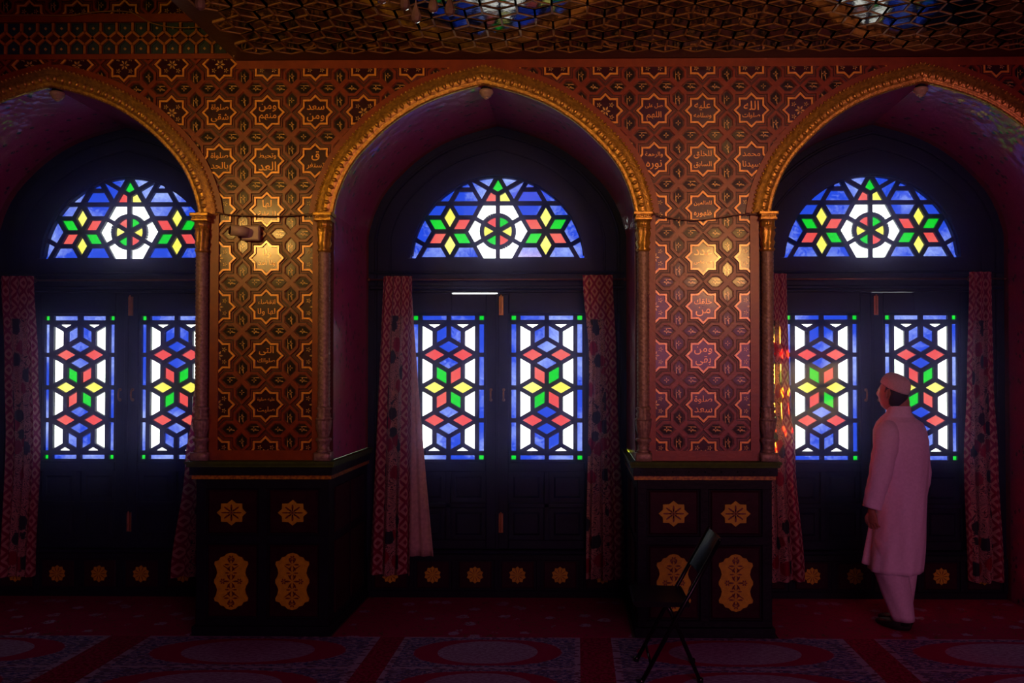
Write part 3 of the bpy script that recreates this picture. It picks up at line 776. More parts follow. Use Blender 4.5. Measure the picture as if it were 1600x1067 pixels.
def make_window(b):
    W = empty('window_%d' % (b+1), (CX[b], 0, 0))
    tag(W, ('stained glass window with arched fanlight in the left arch', 'stained glass window with arched fanlight in the middle arch', 'stained glass window with arched fanlight behind the man in white')[b], 'window', kind='structure')
    make_fan(W); make_leaf(W, -1, b); make_leaf(W, 1, b)
    bm = BM()
    xs_ = sorted(set([round(-1.01+k*.0505, 4) for k in range(41)] + [-.79, .79, -.68, .68] + [round(-.68+k*.034, 4) for k in range(41)]))
    def strip(x0, x1, zb0, zb1, zt0, zt1):
        if zt0-zb0 < .001 and zt1-zb1 < .001: return
        vs = [(x0, 1.0, zb0), (x1, 1.0, zb1), (x1, 1.0, zt1), (x0, 1.0, zt0)]
        bm.faces.new([bm.verts.new(p) for p in vs])
    def ft(x): return FC+math.sqrt(max(0, FR*FR-x*x)) if abs(x) < FR else FC
    for x0, x1 in zip(xs_, xs_[1:]):
        if abs((x0+x1)/2) > 1.004: continue
        m = (x0+x1)/2; t0, t1 = arch_z(min(abs(x0), 1.0049)), arch_z(min(abs(x1), 1.0049))
        if abs(m) > .79: strip(x0, x1, 0, 0, t0, t1)
        else:
            strip(x0, x1, 2.36, 2.36, FB, FB)
            strip(x0, x1, max(FB, ft(x0)), max(FB, ft(x1)), t0, t1)
            strip(x0, x1, 0, 0, .36, .36)
    bmesh.ops.remove_doubles(bm, verts=bm.verts, dist=.0005)
    o = obj('surround', bm, 'door_wood', W); o['label'] = 'dark timber surround filling the arch'
    sm = o.modifiers.new('s', 'SOLIDIFY'); sm.thickness = .09; sm.offset = -1
    bm = BM()
    for d, r, y in ((-.17, .010, 1.0), (-.06, .013, .998)):
        P = [(x, 1.0, z) for x, z in offset_arch(d)]
        P = [(P[0][0], y, .4)] + [(p[0], y, p[2]) for p in P] + [(P[-1][0], y, .4)]
        tube(bm, P, r, 6)
    obj('arch_bead', bm, 'door_wood', W)
    bm = BM(); bbox(bm, -.99, .99, .965, 1.01, 2.375, 2.41, .01); bbox(bm, -.99, .99, .975, 1.01, 2.50, 2.52, .008); bbox(bm, -.80, .80, .96, 1.04, .335, .36, .01)
    obj('transom', bm, 'door_wood', W)
    return W
for b in range(3): make_window(b)

# wainscots with rosettes below the windows
def make_wainscot():
    t = empty('wainscot')
    bm = BM(); box(bm, -.984, .984, .97, .999, 0, .335)
    for k in range(7): bbox(bm, (k-3)*.3266-.018, (k-3)*.3266+.018, .955, .985, .05, .31, .004)
    bbox(bm, -.984, .984, .95, .985, .29, .335, .006); bbox(bm, -.984, .984, .945, .985, 0, .06, .006)
    obj('board', bm, 'dark_wood', t)
    for k in range(6):
        cx = (k-2.5)*.327
        bm = BM(); bbox(bm, cx-.125, cx+.125, .961, .972, .075, .28, .008); p = obj('panel', bm, 'panel_wood', t)
        bm = BM(); fan_prism(bm, ccw(star(cx, .178, .066, .8, PI/10, 10)), .954, .962); obj('rosette', bm, 'orange_paint', p)
        bm = BM(); petals(bm, cx, .178, .052, .954, 10, 1, 1, .1); obj('painted_motif', bm, 'motif_red', p)
    return t
wn0 = make_wainscot()
for k, l in enumerate(('dark panelled wainscot with rosettes under the left window', 'dark panelled wainscot with rosettes under the middle window', 'dark panelled wainscot with rosettes behind the man in white')):
    o = wn0 if k == 0 else copy_tree(wn0); o.location = (CX[k], 0, 0); tag(o, l, 'wainscot', 'low wainscots with orange rosettes')

# ------------------------------------------------------------------ curtains
def curtain_material():
    m = bpy.data.materials.new('crewel_fabric'); m.use_nodes = True
    n = m.node_tree.nodes; l = m.node_tree.links; b = n['Principled BSDF']; out = n['Material Output']
    uv = n.new('ShaderNodeUVMap'); sx = n.new('ShaderNodeSeparateXYZ'); l.new(uv.outputs[0], sx.inputs[0])
    def math_(op, a=None, b_=None, va=0, vb=0):
        k = n.new('ShaderNodeMath'); k.operation = op
        if a is not None: l.new(a, k.inputs[0])
        else: k.inputs[0].default_value = va
        if b_ is not None: l.new(b_, k.inputs[1])
        else: k.inputs[1].default_value = vb
        return k.outputs[0]
    u, v = sx.outputs[0], sx.outputs[1]
    # border: heart-like lozenge trellis
    a = math_('ADD', u, v); c = math_('SUBTRACT', u, v)
    def tri(q): return math_('ABSOLUTE', math_('SUBTRACT', math_('FRACT', math_('MULTIPLY', q, vb=8.2)), vb=.5))
    def tri2(q): return math_('ABSOLUTE', math_('SUBTRACT', math_('FRACT', math_('ADD', math_('MULTIPLY', q, vb=8.2), vb=.5)), vb=.5))
    line = math_('MINIMUM', tri(a), tri(c)); mask = math_('LESS_THAN', line, vb=.12)
    dotm = math_('LESS_THAN', math_('ADD', math_('POWER', tri2(a), vb=2), math_('POWER', tri2(c), vb=2)), vb=.045)
    dotm = math_('LESS_THAN', math_('MAXIMUM', tri2(a), tri2(c)), vb=.17)
    bm_ = math_('MAXIMUM', mask, dotm)
    # field: trailing flowers
    vo = n.new('ShaderNodeTexVoronoi'); vo.inputs['Scale'].default_value = 8; l.new(uv.outputs[0], vo.inputs['Vector'])
    nz = n.new('ShaderNodeTexNoise'); nz.inputs['Scale'].default_value = 9; nz.inputs['Detail'].default_value = 1; nz.inputs['Distortion'].default_value = 2.5; l.new(uv.outputs[0], nz.inputs['Vector'])
    stem = math_('LESS_THAN', math_('ABSOLUTE', math_('SUBTRACT', math_('FRACT', math_('MULTIPLY', nz.outputs['Fac'], vb=8)), vb=.5)), vb=.16)
    wob = n.new('ShaderNodeTexNoise'); wob.inputs['Scale'].default_value = 40; l.new(uv.outputs[0], wob.inputs['Vector'])
    fd = math_('ADD', vo.outputs['Distance'], math_('MULTIPLY', wob.outputs['Fac'], vb=.25))
    flower = math_('LESS_THAN', fd, vb=.56)
    sep = n.new('ShaderNodeSeparateColor'); l.new(vo.outputs['Color'], sep.inputs[0]); pick = math_('GREATER_THAN', sep.outputs[0], vb=.45)
    base = (.56, .32, .28, 1)
    def mix(f, A, B):
        k = n.new('ShaderNodeMix'); k.data_type = 'RGBA'
        l.new(f, k.inputs['Factor'])
        for nm, q in (('A', A), ('B', B)):
            if isinstance(q, tuple): k.inputs[nm].default_value = q
            else: l.new(q, k.inputs[nm])
        return k.outputs['Result']
    border = mix(bm_, base, (.27, .004, .05, 1))
    fcol = mix(pick, (.02, .03, .035, 1), (.30, .008, .03, 1))
    field = mix(stem, base, (.07, .03, .03, 1)); field = mix(flower, field, fcol)
    # where is border: u within .09 of either edge (u runs 0..0.6) or top 0.28 m
    eb = math_('MAXIMUM', math_('LESS_THAN', u, vb=.16), math_('GREATER_THAN', u, vb=.44)); eb = math_('MAXIMUM', eb, math_('GREATER_THAN', v, vb=1.98))
    colr = mix(eb, field, border)
    l.new(colr, b.inputs['Base Color']); b.inputs['Roughness'].default_value = .9
    tr = n.new('ShaderNodeBsdfTranslucent'); l.new(colr, tr.inputs['Color'])
    ms = n.new('ShaderNodeMixShader'); ms.inputs[0].default_value = .3
    l.new(b.outputs[0], ms.inputs[1]); l.new(tr.outputs[0], ms.inputs[2]); l.new(ms.outputs[0], out.inputs['Surface'])
    return m
M['crewel'] = curtain_material()
def curtain(name_label, tl, tr, bl, br, z0, z1, y, folds, lining=None, amp=.028, mids=None, u0=0, u1=.6, seed=0):
    t = empty('curtain', ((tl+tr)/2, y, 0)); ox = (tl+tr)/2
    tag(t, name_label, 'curtain', 'embroidered curtains at the windows')
    rr = random.Random(seed); ph = rr.random()*6
    bm = BM(); uvl = bm.loops.layers.uv.new('uv'); NX, NZ = 90, 46
    rows = []
    for j in range(NZ+1):
        f = j/NZ; z = z1+(z0-z1)*f
        if mids:
            ks = [(0, tl, tr)] + mids + [(1, bl, br)]
            for k in range(len(ks)-1):
                if ks[k][0] <= f <= ks[k+1][0]:
                    g = (f-ks[k][0])/(ks[k+1][0]-ks[k][0]); g = g*g*(3-2*g); L = ks[k][1]+(ks[k+1][1]-ks[k][1])*g; R = ks[k][2]+(ks[k+1][2]-ks[k][2])*g; break
        else: L = tl+(bl-tl)*f; R = tr+(br-tr)*f
        row = []
        for i in range(NX+1):
            q = i/NX; a = amp*(.55+.6*f)
            yy = a*math.sin(2*PI*folds*q+ph+.8*math.sin(2*f+ph))+.3*a*math.sin(2*PI*folds*2.1*q+f*3)
            xx = L+(R-L)*q+.012*f*math.sin(2*PI*folds*q+1.3+ph)
            row.append(bm.verts.new((xx-ox, yy, z+.006*math.sin(9*q+ph)*(f > .99))))
        rows.append(row)
    for j in range(NZ):
        for i in range(NX):
            fc = bm.faces.new((rows[j+1][i], rows[j+1][i+1], rows[j][i+1], rows[j][i])); fc.smooth = True
            for lpp, (ii, jj) in zip(fc.loops, ((i, j+1), (i+1, j+1), (i+1, j), (i, j))):
                lpp[uvl].uv = (u0+(u1-u0)*ii/NX, (z1+(z0-z1)*jj/NZ)-z0)
    o = obj('embroidered_panel', bm, 'crewel', t)
    n = 7                                                  # curtain rings on the rod
    for k in range(n):
        x = tl+(tr-tl)*(k+.5)/n-ox; bm = BM()
        ring = [(x, .95-y+.018*math.cos(a), 2.452+.018*math.sin(a)) for a in [2*PI*i/12 for i in range(13)]]
        tube(bm, ring, .0025, 5, False); obj('curtain_ring', bm, 'brass', t, True)
    if lining:
        lt, lb0, lb1, lz = lining
        bm = BM(); rows = []
        for j in range(31):
            f = j/30; z = z1+(lz-z1)*f
            x0 = lt+(lb0-lt)*f; x1 = lt+.004+(lb1-lt-.004)*(f**1.25)
            rows.append([bm.verts.new((x0+(x1-x0)*i/16-ox, .03+.014*f*math.sin(i*.9+f*2), z)) for i in range(17)])
        for j in range(30):
            for i in range(16): bm.faces.new((rows[j+1][i], rows[j+1][i+1], rows[j][i+1], rows[j][i])).smooth = True
        o = obj('lining', bm, 'lining', t); o['label'] = 'plain pale lining showing beside the embroidery'; md = o.modifiers.new('s', 'SOLIDIFY'); md.thickness = .003
    return t
YC = .90
curtain('red embroidered curtain hanging left of the middle window, pale lining showing', -1.487, -1.262, -1.600, -1.262, .19, 2.474, YC, 3.5, (-1.28, -1.30, -1.10, .325), seed=1)
curtain('floral embroidered curtain hanging right of the middle window', .045, .275, .062, .36, .16, 2.48, YC, 3.2, mids=[(.28, .09, .30)], seed=2, u0=.38, u1=.02)
curtain('floral curtain between the right red pier and the window lit by yellow sun', 1.43, 1.605, 1.43, 1.73, .15, 2.49, YC, 3.0, mids=[(.4, 1.43, 1.625), (.6, 1.43, 1.665)], seed=3, u0=.1, u1=.6)
curtain('curtain with coloured light on its edge at the far right of the picture', 2.99, 3.16, 2.965, 3.235, .15, 2.50, YC, 3.0, seed=4, u0=.5, u1=.05, mids=[(.35, 2.97, 3.17), (.6, 2.945, 3.2)])
curtain('dim curtain at the far left edge of the picture', -4.45, -4.20, -4.42, -4.18, .17, 2.48, YC, 3.6, mids=[(.3, -4.42, -4.16), (.55, -4.4, -4.135)], seed=5, u0=.05, u1=.6)
curtain('curtain swept behind the left red pier, right of the left window', -2.78, -2.60, -3.10, -2.60, .17, 2.48, YC, 3.2, mids=[(.22, -2.88, -2.60), (.45, -2.95, -2.60), (.62, -3.0, -2.6)], seed=6, u0=.03, u1=.5)
for c, l in zip(CX, ('thin curtain rod across the left window', 'thin curtain rod across the middle window', 'thin curtain rod across the window behind the man')):
    bm = BM(); tube(bm, [(-1.0, 0, 0), (1.0, 0, 0)], .0085, 10)
    for s in (-1, 1): ball(bm, (s*.99, 0, 0), .016)
    o = obj('curtain_rod', bm, 'rod_metal', None, True); o.location = (c, .95, 2.452); tag(o, l, 'curtain rod', 'curtain rods')

# ------------------------------------------------------------------ fittings
def make_fitting():
    t = empty('spotlight_fitting')
    bm = BM(); lathe(bm, [(.03, 0), (.034, -.004), (.034, -.012), (.02, -.016)], seg=20); obj('base', bm, 'dark_wood', t, True)
    bm = BM(); lathe(bm, [(.02, -.014), (.045, -.022), (.048, -.034), (.046, -.045), (.036, -.05), (.034, -.062), (.024, -.07), (.012, -.072)], seg=20); obj('cup', bm, 'cream_plastic', t, True)
    bm = BM(); ball(bm, (0, 0, -.072), .018, .018, .012); obj('bulb', bm, 'cream_plastic', t, True)
    return t
fi = make_fitting()
for k, l in enumerate(('small cream lamp fitting at the peak of the left arch', 'small cream lamp fitting at the peak of the middle arch', 'small cream lamp fitting at the peak of the right arch')):
    o = fi if k == 0 else copy_tree(fi); o.location = (CX[k]+.01, .04, 3.655); tag(o, l, 'lamp', 'lamp fittings under the arch peaks')
t = empty('security_camera', (-2.235, -.02, 2.66)); tag(t, 'small cream security camera with dark round lens on the left red pier', 'security camera')
bm = BM(); bbox(bm, .005, .125, -.035, .0, -.05, .05, .008); obj('mounting_box', bm, 'cream_plastic', t)
bm = BM(); tube(bm, [(.06, -.05, .0), (.02, -.07, .006), (-.04, -.10, .008)], [.03, .036, .036], 18)
obj('body', bm, 'cream_plastic', t, True)
bm = BM(); tube(bm, [(-.04, -.10, .008), (-.047, -.104, .009)], [.031, .027], 18); obj('lens', bm, 'black_plastic', t, True)['label'] = 'dark round lens'
bm = BM(); tube(bm, smooth_path([(-2.40, -.05, 2.80), (-2.3, -.04, 2.783), (-2.05, -.03, 2.775), (-1.9, -.03, 2.779), (-1.735, -.05, 2.787)], 5), .0045, 6)
tag(obj('cable', bm, 'cable', None, True), 'thin dark cable strung straight across the left red pier above the camera', 'cable')
bm = BM(); tube(bm, smooth_path([(.5, -.05, 2.785), (.62, -.035, 2.755), (.78, -.03, 2.74), (.93, -.03, 2.755), (1.08, -.035, 2.777), (1.2, -.05, 2.775)], 5), .0045, 6)
tag(obj('cable', bm, 'cable', None, True), 'thin dark cable sagging across the right red pier', 'cable')
bm = BM(); tube(bm, smooth_path([(-4.1, -.03, 4.13), (-3.7, -.03, 4.135), (-3.42, -.03, 4.13), (-3.2, -.03, 4.155), (-3.0, -.03, 4.15), (-2.86, -.03, 4.08), (-2.7, -.03, 4.045), (-2.5, -.03, 4.05), (-2.3, -.03, 4.10)], 6), .004, 6)
tag(obj('cable', bm, 'yellow_cable', None, True), 'loose yellowish wire running over the frieze on the upper left wall', 'cable')

# chandeliers: only the lowest drops hang into view
M['crystal'] = mat('crystal', (.2, .13, .1), .06, .1, (.10, .06, .05), 12, 0, coat=1)
def make_chandelier(low):
    t = empty('chandelier')
    bm = BM(); lathe(bm, [(.012, .9), (.012, .45), (.04, .4), (.05, .3), (.025, .24), (.03, .18), (.008, .14)], seg=16); obj('stem', bm, 'brass', t, True)
    bm = BM(); ring = [(.24*math.cos(a), .24*math.sin(a), .3) for a in [2*PI*k/32 for k in range(33)]]; tube(bm, ring, .008, 8, False)
    for k in range(6):
        a = 2*PI*k/6; tube(bm, smooth_path([(0, 0, .3), (.1*math.cos(a), .1*math.sin(a), .2), (.24*math.cos(a), .24*math.sin(a), .3)], 4), .006, 6)
    obj('arms', bm, 'brass', t, True)
    for (x, y, z) in low:
        bm = BM(); lathe(bm, [(.002, z+.09), (.004, z+.075), (.010, z+.06), (.019, z+.035), (.022, z+.02), (.016, z+.006), (.004, z)], x, y, seg=8)
        tube(bm, [(x, y, z+.09), (x*1.0, y, .21)], .0012, 5); obj('crystal_drop', bm, 'crystal', t)
    return t
low = [(-.03, 0, 0), (-.085, .06, .075), (.03, .05, .06), (.10, .02, .035), (-.17, .03, .09), (.19, -.02, .10)]
ch = make_chandelier(low); ch.location = (-.60, -2.5, 3.095); tag(ch, 'crystal chandelier whose drops hang in at the top left of centre', 'chandelier')
ch2 = make_chandelier([(0, 0, 0)]); ch2.location = (-1.48, -2.5, 3.15); tag(ch2, 'crystal chandelier with one pale drop at the top edge above the left pier', 'chandelier')

# ------------------------------------------------------------------ carpets
def carpet_material(mode):
    m = bpy.data.materials.new('carpet_' + mode); m.use_nodes = True
    n = m.node_tree.nodes; l = m.node_tree.links; b = n['Principled BSDF']; b.inputs['Roughness'].default_value = .95; b.inputs['Specular IOR Level'].default_value = .1
    uv = n.new('ShaderNodeUVMap'); sx = n.new('ShaderNodeSeparateXYZ'); l.new(uv.outputs[0], sx.inputs[0]); u, v = sx.outputs[0], sx.outputs[1]
    def math_(op, a=None, b_=None, va=0, vb=0):
        k = n.new('ShaderNodeMath'); k.operation = op
        if a is not None: l.new(a, k.inputs[0])
        else: k.inputs[0].default_value = va
        if b_ is not None: l.new(b_, k.inputs[1])
        else: k.inputs[1].default_value = vb
        return k.outputs[0]
    def mix(f, A, B):
        k = n.new('ShaderNodeMix'); k.data_type = 'RGBA'; l.new(f, k.inputs['Factor'])
        for nm, q in (('A', A), ('B', B)):
            if isinstance(q, tuple): k.inputs[nm].default_value = q
            else: l.new(q, k.inputs[nm])
        return k.outputs['Result']
    nz = n.new('ShaderNodeTexNoise'); nz.inputs['Scale'].default_value = 45; nz.inputs['Detail'].default_value = 4; l.new(uv.outputs[0], nz.inputs['Vector'])
    vo = n.new('ShaderNodeTexVoronoi'); vo.inputs['Scale'].default_value = 22; l.new(uv.outputs[0], vo.inputs['Vector'])
    crim, pale, navy = (.30, .005, .07, 1), (.34, .25, .42, 1), (.05, .05, .2, 1)
    speck = math_('GREATER_THAN', nz.outputs['Fac'], vb=.5); vs = math_('LESS_THAN', vo.outputs['Distance'], vb=.4)
    if mode == 'prayer':                               # u 0..1 across one mat row length, v across
        uu = math_('ABSOLUTE', math_('SUBTRACT', u, vb=.5)); fv = math_('FRACT', v); vv = math_('ABSOLUTE', math_('SUBTRACT', fv, vb=.5))
        d = math_('ADD', math_('POWER', math_('DIVIDE', uu, vb=.40), vb=2.6), math_('POWER', math_('DIVIDE', vv, vb=.42), vb=2.0))
        wob = math_('MULTIPLY', math_('SUBTRACT', nz.outputs['Fac'], vb=.5), vb=.25); d = math_('ADD', d, wob)
        d2 = math_('ADD', math_('POWER', math_('DIVIDE', uu, vb=.27), vb=2.2), math_('POWER', math_('DIVIDE', vv, vb=.36), vb=2.0))
        field = mix(speck, navy, pale); field = mix(vs, field, (.12, .09, .17, 1))
        c = mix(math_('LESS_THAN', d, vb=1), field, crim)
        inner = mix(speck, (.26, .15, .28, 1), pale); c = mix(math_('LESS_THAN', d2, vb=1), c, inner)
        edge = math_('MAXIMUM', math_('GREATER_THAN', uu, vb=.47), math_('GREATER_THAN', vv, vb=.47))
        c = mix(edge, c, mix(vs, pale, (.12, .03, .09, 1)))
    elif mode == 'stripe':
        c = mix(speck, crim, (.16, .006, .022, 1))
    else:
        vo.inputs['Scale'].default_value = 5.5
        n2 = math_('ADD', vo.outputs['Distance'], math_('MULTIPLY', nz.outputs['Fac'], vb=.35))
        c = mix(math_('LESS_THAN', n2, vb=.42), crim, pale); c = mix(math_('LESS_THAN', n2, vb=.25), c, crim)
        sw = n.new('ShaderNodeTexNoise'); sw.inputs['Scale'].default_value = 5; sw.inputs['Distortion'].default_value = 2; l.new(uv.outputs[0], sw.inputs['Vector'])
        st = math_('LESS_THAN', math_('ABSOLUTE', math_('SUBTRACT', math_('FRACT', math_('MULTIPLY', sw.outputs['Fac'], vb=6)), vb=.5)), vb=.06)
        c = mix(st, c, (.14, .07, .03, 1))
    l.new(c, b.inputs['Base Color'])
    bp = n.new('ShaderNodeBump'); bp.inputs['Strength'].default_value = .5; bp.inputs['Distance'].default_value = .004; l.new(nz.outputs['Fac'], bp.inputs['Height']); l.new(bp.outputs['Normal'], b.inputs['Normal'])
    return m
for k in ('prayer', 'stripe', 'floral'): M['c_'+k] = carpet_material(k)
def slab(name, x0, x1, y0, y1, z, m, us, vs_, parent=None):
    bm = BM(); box(bm, x0, x1, y0, y1, .0005, z); uvl = bm.loops.layers.uv.new('uv')
    for f in bm.faces:
        for lpp in f.loops: p = lpp.vert.co; lpp[uvl].uv = ((p.x-x0)*us, (y1-p.y)*vs_)
    return obj(name, bm, m, parent)
YR = 0.02
def runner(x0, x1, lab):
    t = empty('prayer_carpet', ((x0+x1)/2, 0, 0)); ox = -(x0+x1)/2
    tag(t, lab, 'carpet', 'rows of prayer carpets')
    o = slab('woven_field', x0+ox, x1+ox, -4.2, YR-.12, .008, 'c_prayer', 1/(x1-x0), 1/.62, t)
    return t
cols = [(-4.55, -3.05), (-2.79, -1.28), (-1.12, .02), (.22, 1.72), (1.92, 3.42)]
labs = ['pale blue patterned prayer carpet before the left window', 'prayer carpet before the left pedestal', 'prayer carpet with crimson medallions before the middle window', 'prayer carpet under the folding chair', 'prayer carpet in front of the man in white']
for (a, b_), l_ in zip(cols, labs): runner(a, b_, l_)
strs = [(-3.05, -2.79), (-1.28, -1.12), (.02, .22), (1.72, 1.92)]
for (a, b_), l_ in zip(strs, ('crimson strip between the two leftmost prayer carpets', 'crimson strip just left of the middle prayer carpet', 'crimson strip left of the folding chair', 'crimson strip between the chair and the man')):
    bm_o = slab('crimson_runner', a, b_, -4.2, YR-.12, .008, 'c_stripe', 1, 1); tag(bm_o, l_, 'carpet strip', 'crimson strips between prayer carpets')
fl_ = [(CX[0]-.98, CX[0]+.98, 'left'), (CX[1]-.98, CX[1]+.98, 'middle'), (CX[2]-.98, CX[2]+.98, 'right')]
for a, b_, l_ in fl_:
    o = slab('floral_rug', a, b_, YR-.118, .94, .009, 'c_floral', 1, 1); tag(o, 'crimson rug with pale flowers laid in the recess of the %s arch' % l_, 'rug', 'floral rugs in the arch recesses')

# ------------------------------------------------------------------ folding chair
t = empty('folding_chair', (.52, -.78, .003)); tag(t, 'black metal folding chair standing before the right pedestal', 'chair')
W2 = .2
for s, yy in ((-1, -W2), (1, W2)):
    bm = BM(); tube(bm, [(-.165, yy, .012), (.03, yy, .37), (.27, yy, .80)], .0125, 10); ball(bm, (.27, yy, .80), .0125); obj('back_leg', bm, 'black_metal', t, True)
    bm = BM(); tube(bm, [(.165, yy*.86, .012), (.0, yy*.86, .40), (-.03, yy*.86, .445)], .0115, 10); obj('front_leg', bm, 'black_metal', t, True)
    for x, q in ((-.165, yy), (.165, yy*.86)):
        bm = BM(); lathe(bm, [(.017, .008), (.017, .03), (.012, .035)], x, q, 12); obj('foot_cap', bm, 'black_plastic', t, True)
bm = BM()
sp_ = [(-.21, .45), (-.2, .462), (.1, .455), (.11, .44), (.1, .43), (-.19, .43)]
for k in range(len(sp_)):
    a, b_ = sp_[k], sp_[(k+1) % len(sp_)]
    bm.faces.new([bm.verts.new(p) for p in ((a[0], -.2, a[1]), (b_[0], -.2, b_[1]), (b_[0], .2, b_[1]), (a[0], .2, a[1]))])
for yy in (-.2, .2): bm.faces.new([bm.verts.new((x, yy, z)) for x, z in sp_])
bmesh.ops.remove_doubles(bm, verts=bm.verts, dist=.001); obj('seat', bm, 'chair_vinyl', t)
bm = BM(); n_ = 12
for lay in (0, 1):
    for k in range(n_): pass
def backrest(bm):
    d = Vector((.24, 0, .43)).normalized(); nrm = Vector((d.z, 0, -d.x))
    rows = []
    for i in range(13):
        y = -W2+2*W2*i/12; bow = .03*(1-(y/W2)**2)
        rows.append([bm.verts.new(Vector((.27, y, .80))-d*dz+nrm*(bow+th)) for dz, th in ((.0, -.006), (.0, .006), (.24, .006), (.24, -.006))])
    for a, b_ in zip(rows, rows[1:]):
        for i in range(4): bm.faces.new((a[i], a[(i+1) % 4], b_[(i+1) % 4], b_[i]))
    bm.faces.new(rows[0]); bm.faces.new(rows[-1][::-1])
bm.free(); bm = BM(); backrest(bm); obj('backrest', bm, 'chair_vinyl', t)
bm = BM(); tube(bm, [(-.11, -W2, .11), (-.11, W2, .11)], .008, 8); tube(bm, [(.12, -W2*.86, .12), (.12, W2*.86, .12)], .008, 8); obj('stretcher', bm, 'black_metal', t, True)

# ------------------------------------------------------------------ the man
MAN = Vector((2.178, .12, 0)); man = empty('person', MAN)
tag(man, 'man in a long pale kurta and white cap, back turned, looking out of the window', 'person')
def skin_mesh(chains):                                 # chains of (co, r); overlapping limbs are fused afterwards
    bm = BM(); allv = []
    for ch_ in chains:
        pts = [allv[ch_[0]]] if isinstance(ch_[0], int) else []
        for it in ch_:
            if not isinstance(it, int): pts.append(it); allv.append(it)
        rr = [(p[1] if isinstance(p[1], tuple) else (p[1], p[1])) for p in pts]; co = [Vector(p[0]) for p in pts]
        if isinstance(ch_[0], int): rr[0] = (rr[1][0], rr[1][1])
        P, Q = [], []
        for v in smooth_path(co, 5): P.append(v)
        for i in range(len(P)):
            f = i/5; j = min(int(f), len(rr)-2); t = min(1, f-j); t = t*t*(3-2*t)
            Q.append(tuple(rr[j][k]+(rr[j+1][k]-rr[j][k])*t for k in (0, 1)))
        tube(bm, P, Q, 20)
        for v, q in ((P[0], Q[0]), (P[-1], Q[-1])): ball(bm, v, min(q)*.98, u=20, v=12)
    me = bpy.data.meshes.new('sk'); bm.to_mesh(me); bm.free(); return me
HF = Vector((-.68, .70, .17)).normalized()             # the way the face looks: left, away and slightly up
HL = Vector((0, 0, 1)).cross(HF).normalized(); HU = HF.cross(HL).normalized()
HC = Vector((-.05, .0, 1.588))
def head_mesh():
    bm = BM(); bmesh.ops.create_uvsphere(bm, u_segments=64, v_segments=48, radius=1)
    g = lambda d, s: math.exp(-d/(s*s))
    for v in bm.verts:
        x, y, z = v.co                                  # x forward, y left, z up
        px, py, pz = x*.096, y*.076, z*.118
        if z < 0: py *= 1-.30*z*z; px *= 1-.12*(-z) if x < 0 else 1-.06*(-z)
        if z < -.35 and x < .2: px += (-z-.35)*.05*max(0, -x)*1.0
        if x > 0:
            px -= .006*abs(y)*0
            px += .022*g((y*.076)**2, .013)*g((pz+.012)**2, .022)*x                   # nose
            px += .008*g((y*.076)**2, .016)*g((pz+.026)**2, .010)                     # nose tip
            px += .006*g((pz-.024)**2, .011)*g((y*.076)**2, .045)                     # brow
            for s in (-1, 1): px -= .010*g((py-s*.031)**2+(pz-.006)**2, .014); px += .005*g((py-s*.031)**2+(pz-.006)**2, .008)
            px += .006*g((pz+.052)**2, .006)*g(py**2, .022)+.006*g((pz+.064)**2, .006)*g(py**2, .02)-.004*g((pz+.058)**2, .003)*g(py**2, .024)
            px += .010*g((pz+.096)**2, .016)*g(py**2, .025)                           # chin
            px += .004*g((pz+.02)**2+(abs(py)-.045)**2, .02)
        v.co = (px, py, pz)
    for s in (-1, 1):                                   # ears: a curled rim, a bowl and a lobe
        rim = [(-.004+.018*math.sin(a), s*(.078+.009*math.sin(a*.5+.4)), .004+.033*math.cos(a)) for a in [-.4+k*.42 for k in range(11)]]
        tube(bm, [(p[0]-.008, p[1], p[2]) for p in rim], [.0045]*9+[.006, .006], 6)
        ball(bm, (-.012, s*.074, .002), .016, .008, .028, 10, 8)
    m = Matrix((HF, HL, HU)).transposed().to_4x4(); bmesh.ops.transform(bm, matrix=Matrix.Translation(HC) @ m, verts=bm.verts)
    me = bpy.data.meshes.new('h'); bm.to_mesh(me); bm.free(); return me
WL = Vector((-.248, -.165, .835))                      # left wrist
chains = [[((0, .02, .88), .115), ((0, .01, 1.05), .115), ((-.005, .0, 1.25), .125), ((-.01, 0, 1.37), .085), ((.0, -.008, 1.45), .060), ((-.006, -.014, 1.54), .062)],
          [2, ((-.11, -.11, 1.33), .045), ((-.190, -.165, 1.08), .042), ((-.230, -.165, .92), .034), (tuple(WL), (.026, .02)), ((WL.x+.004, WL.y+.004, WL.z-.045), (.034, .017)), ((WL.x+.010, WL.y+.010, WL.z-.085), (.034, .014))],
          [2, ((.12, .11, 1.33), .045), ((.175, .16, 1.08), .042), ((.14, .2, .92), .032), ((.10, .24, .82), .024), ((.08, .26, .76), .026)],
          [0, ((-.06, -.04, .80), .085), ((-.065, -.03, .48), .058), ((.005, .0, .12), .04), ((.0, .0, .05), .04)],
          [0, ((.06, .08, .80), .085), ((.07, .09, .48), .058), ((.06, .11, .12), .04), ((.06, .11, .05), .04)]]
body_parts = [skin_mesh(chains), head_mesh()]
HD = Vector((.16, .16, -1)).normalized(); ACR = Vector((-.70, .70, .0)); INW = Vector((.62, .62, .2))     # hand: down, across the knuckles, curl direction
base = WL+Vector((.008, .008, -.075))
def finger(off, L_, curl, r):
    p = base+ACR*off; d = HD.copy(); out = [(tuple(p-HD*.02), r*1.1)]
    for seg_, bend in ((.45, curl*.35), (.3, curl), (.25, curl)):
        out.append((tuple(p), r)); d = (d+INW*bend).normalized(); p = p+d*L_*seg_
    out.append((tuple(p), r*.8)); return out
fing = [finger(.030, .070, .45, .0092), finger(.011, .078, .5, .0095), finger(-.009, .074, .58, .0092), finger(-.028, .060, .68, .0082)]
tb = WL+Vector((.0, .0, -.025))
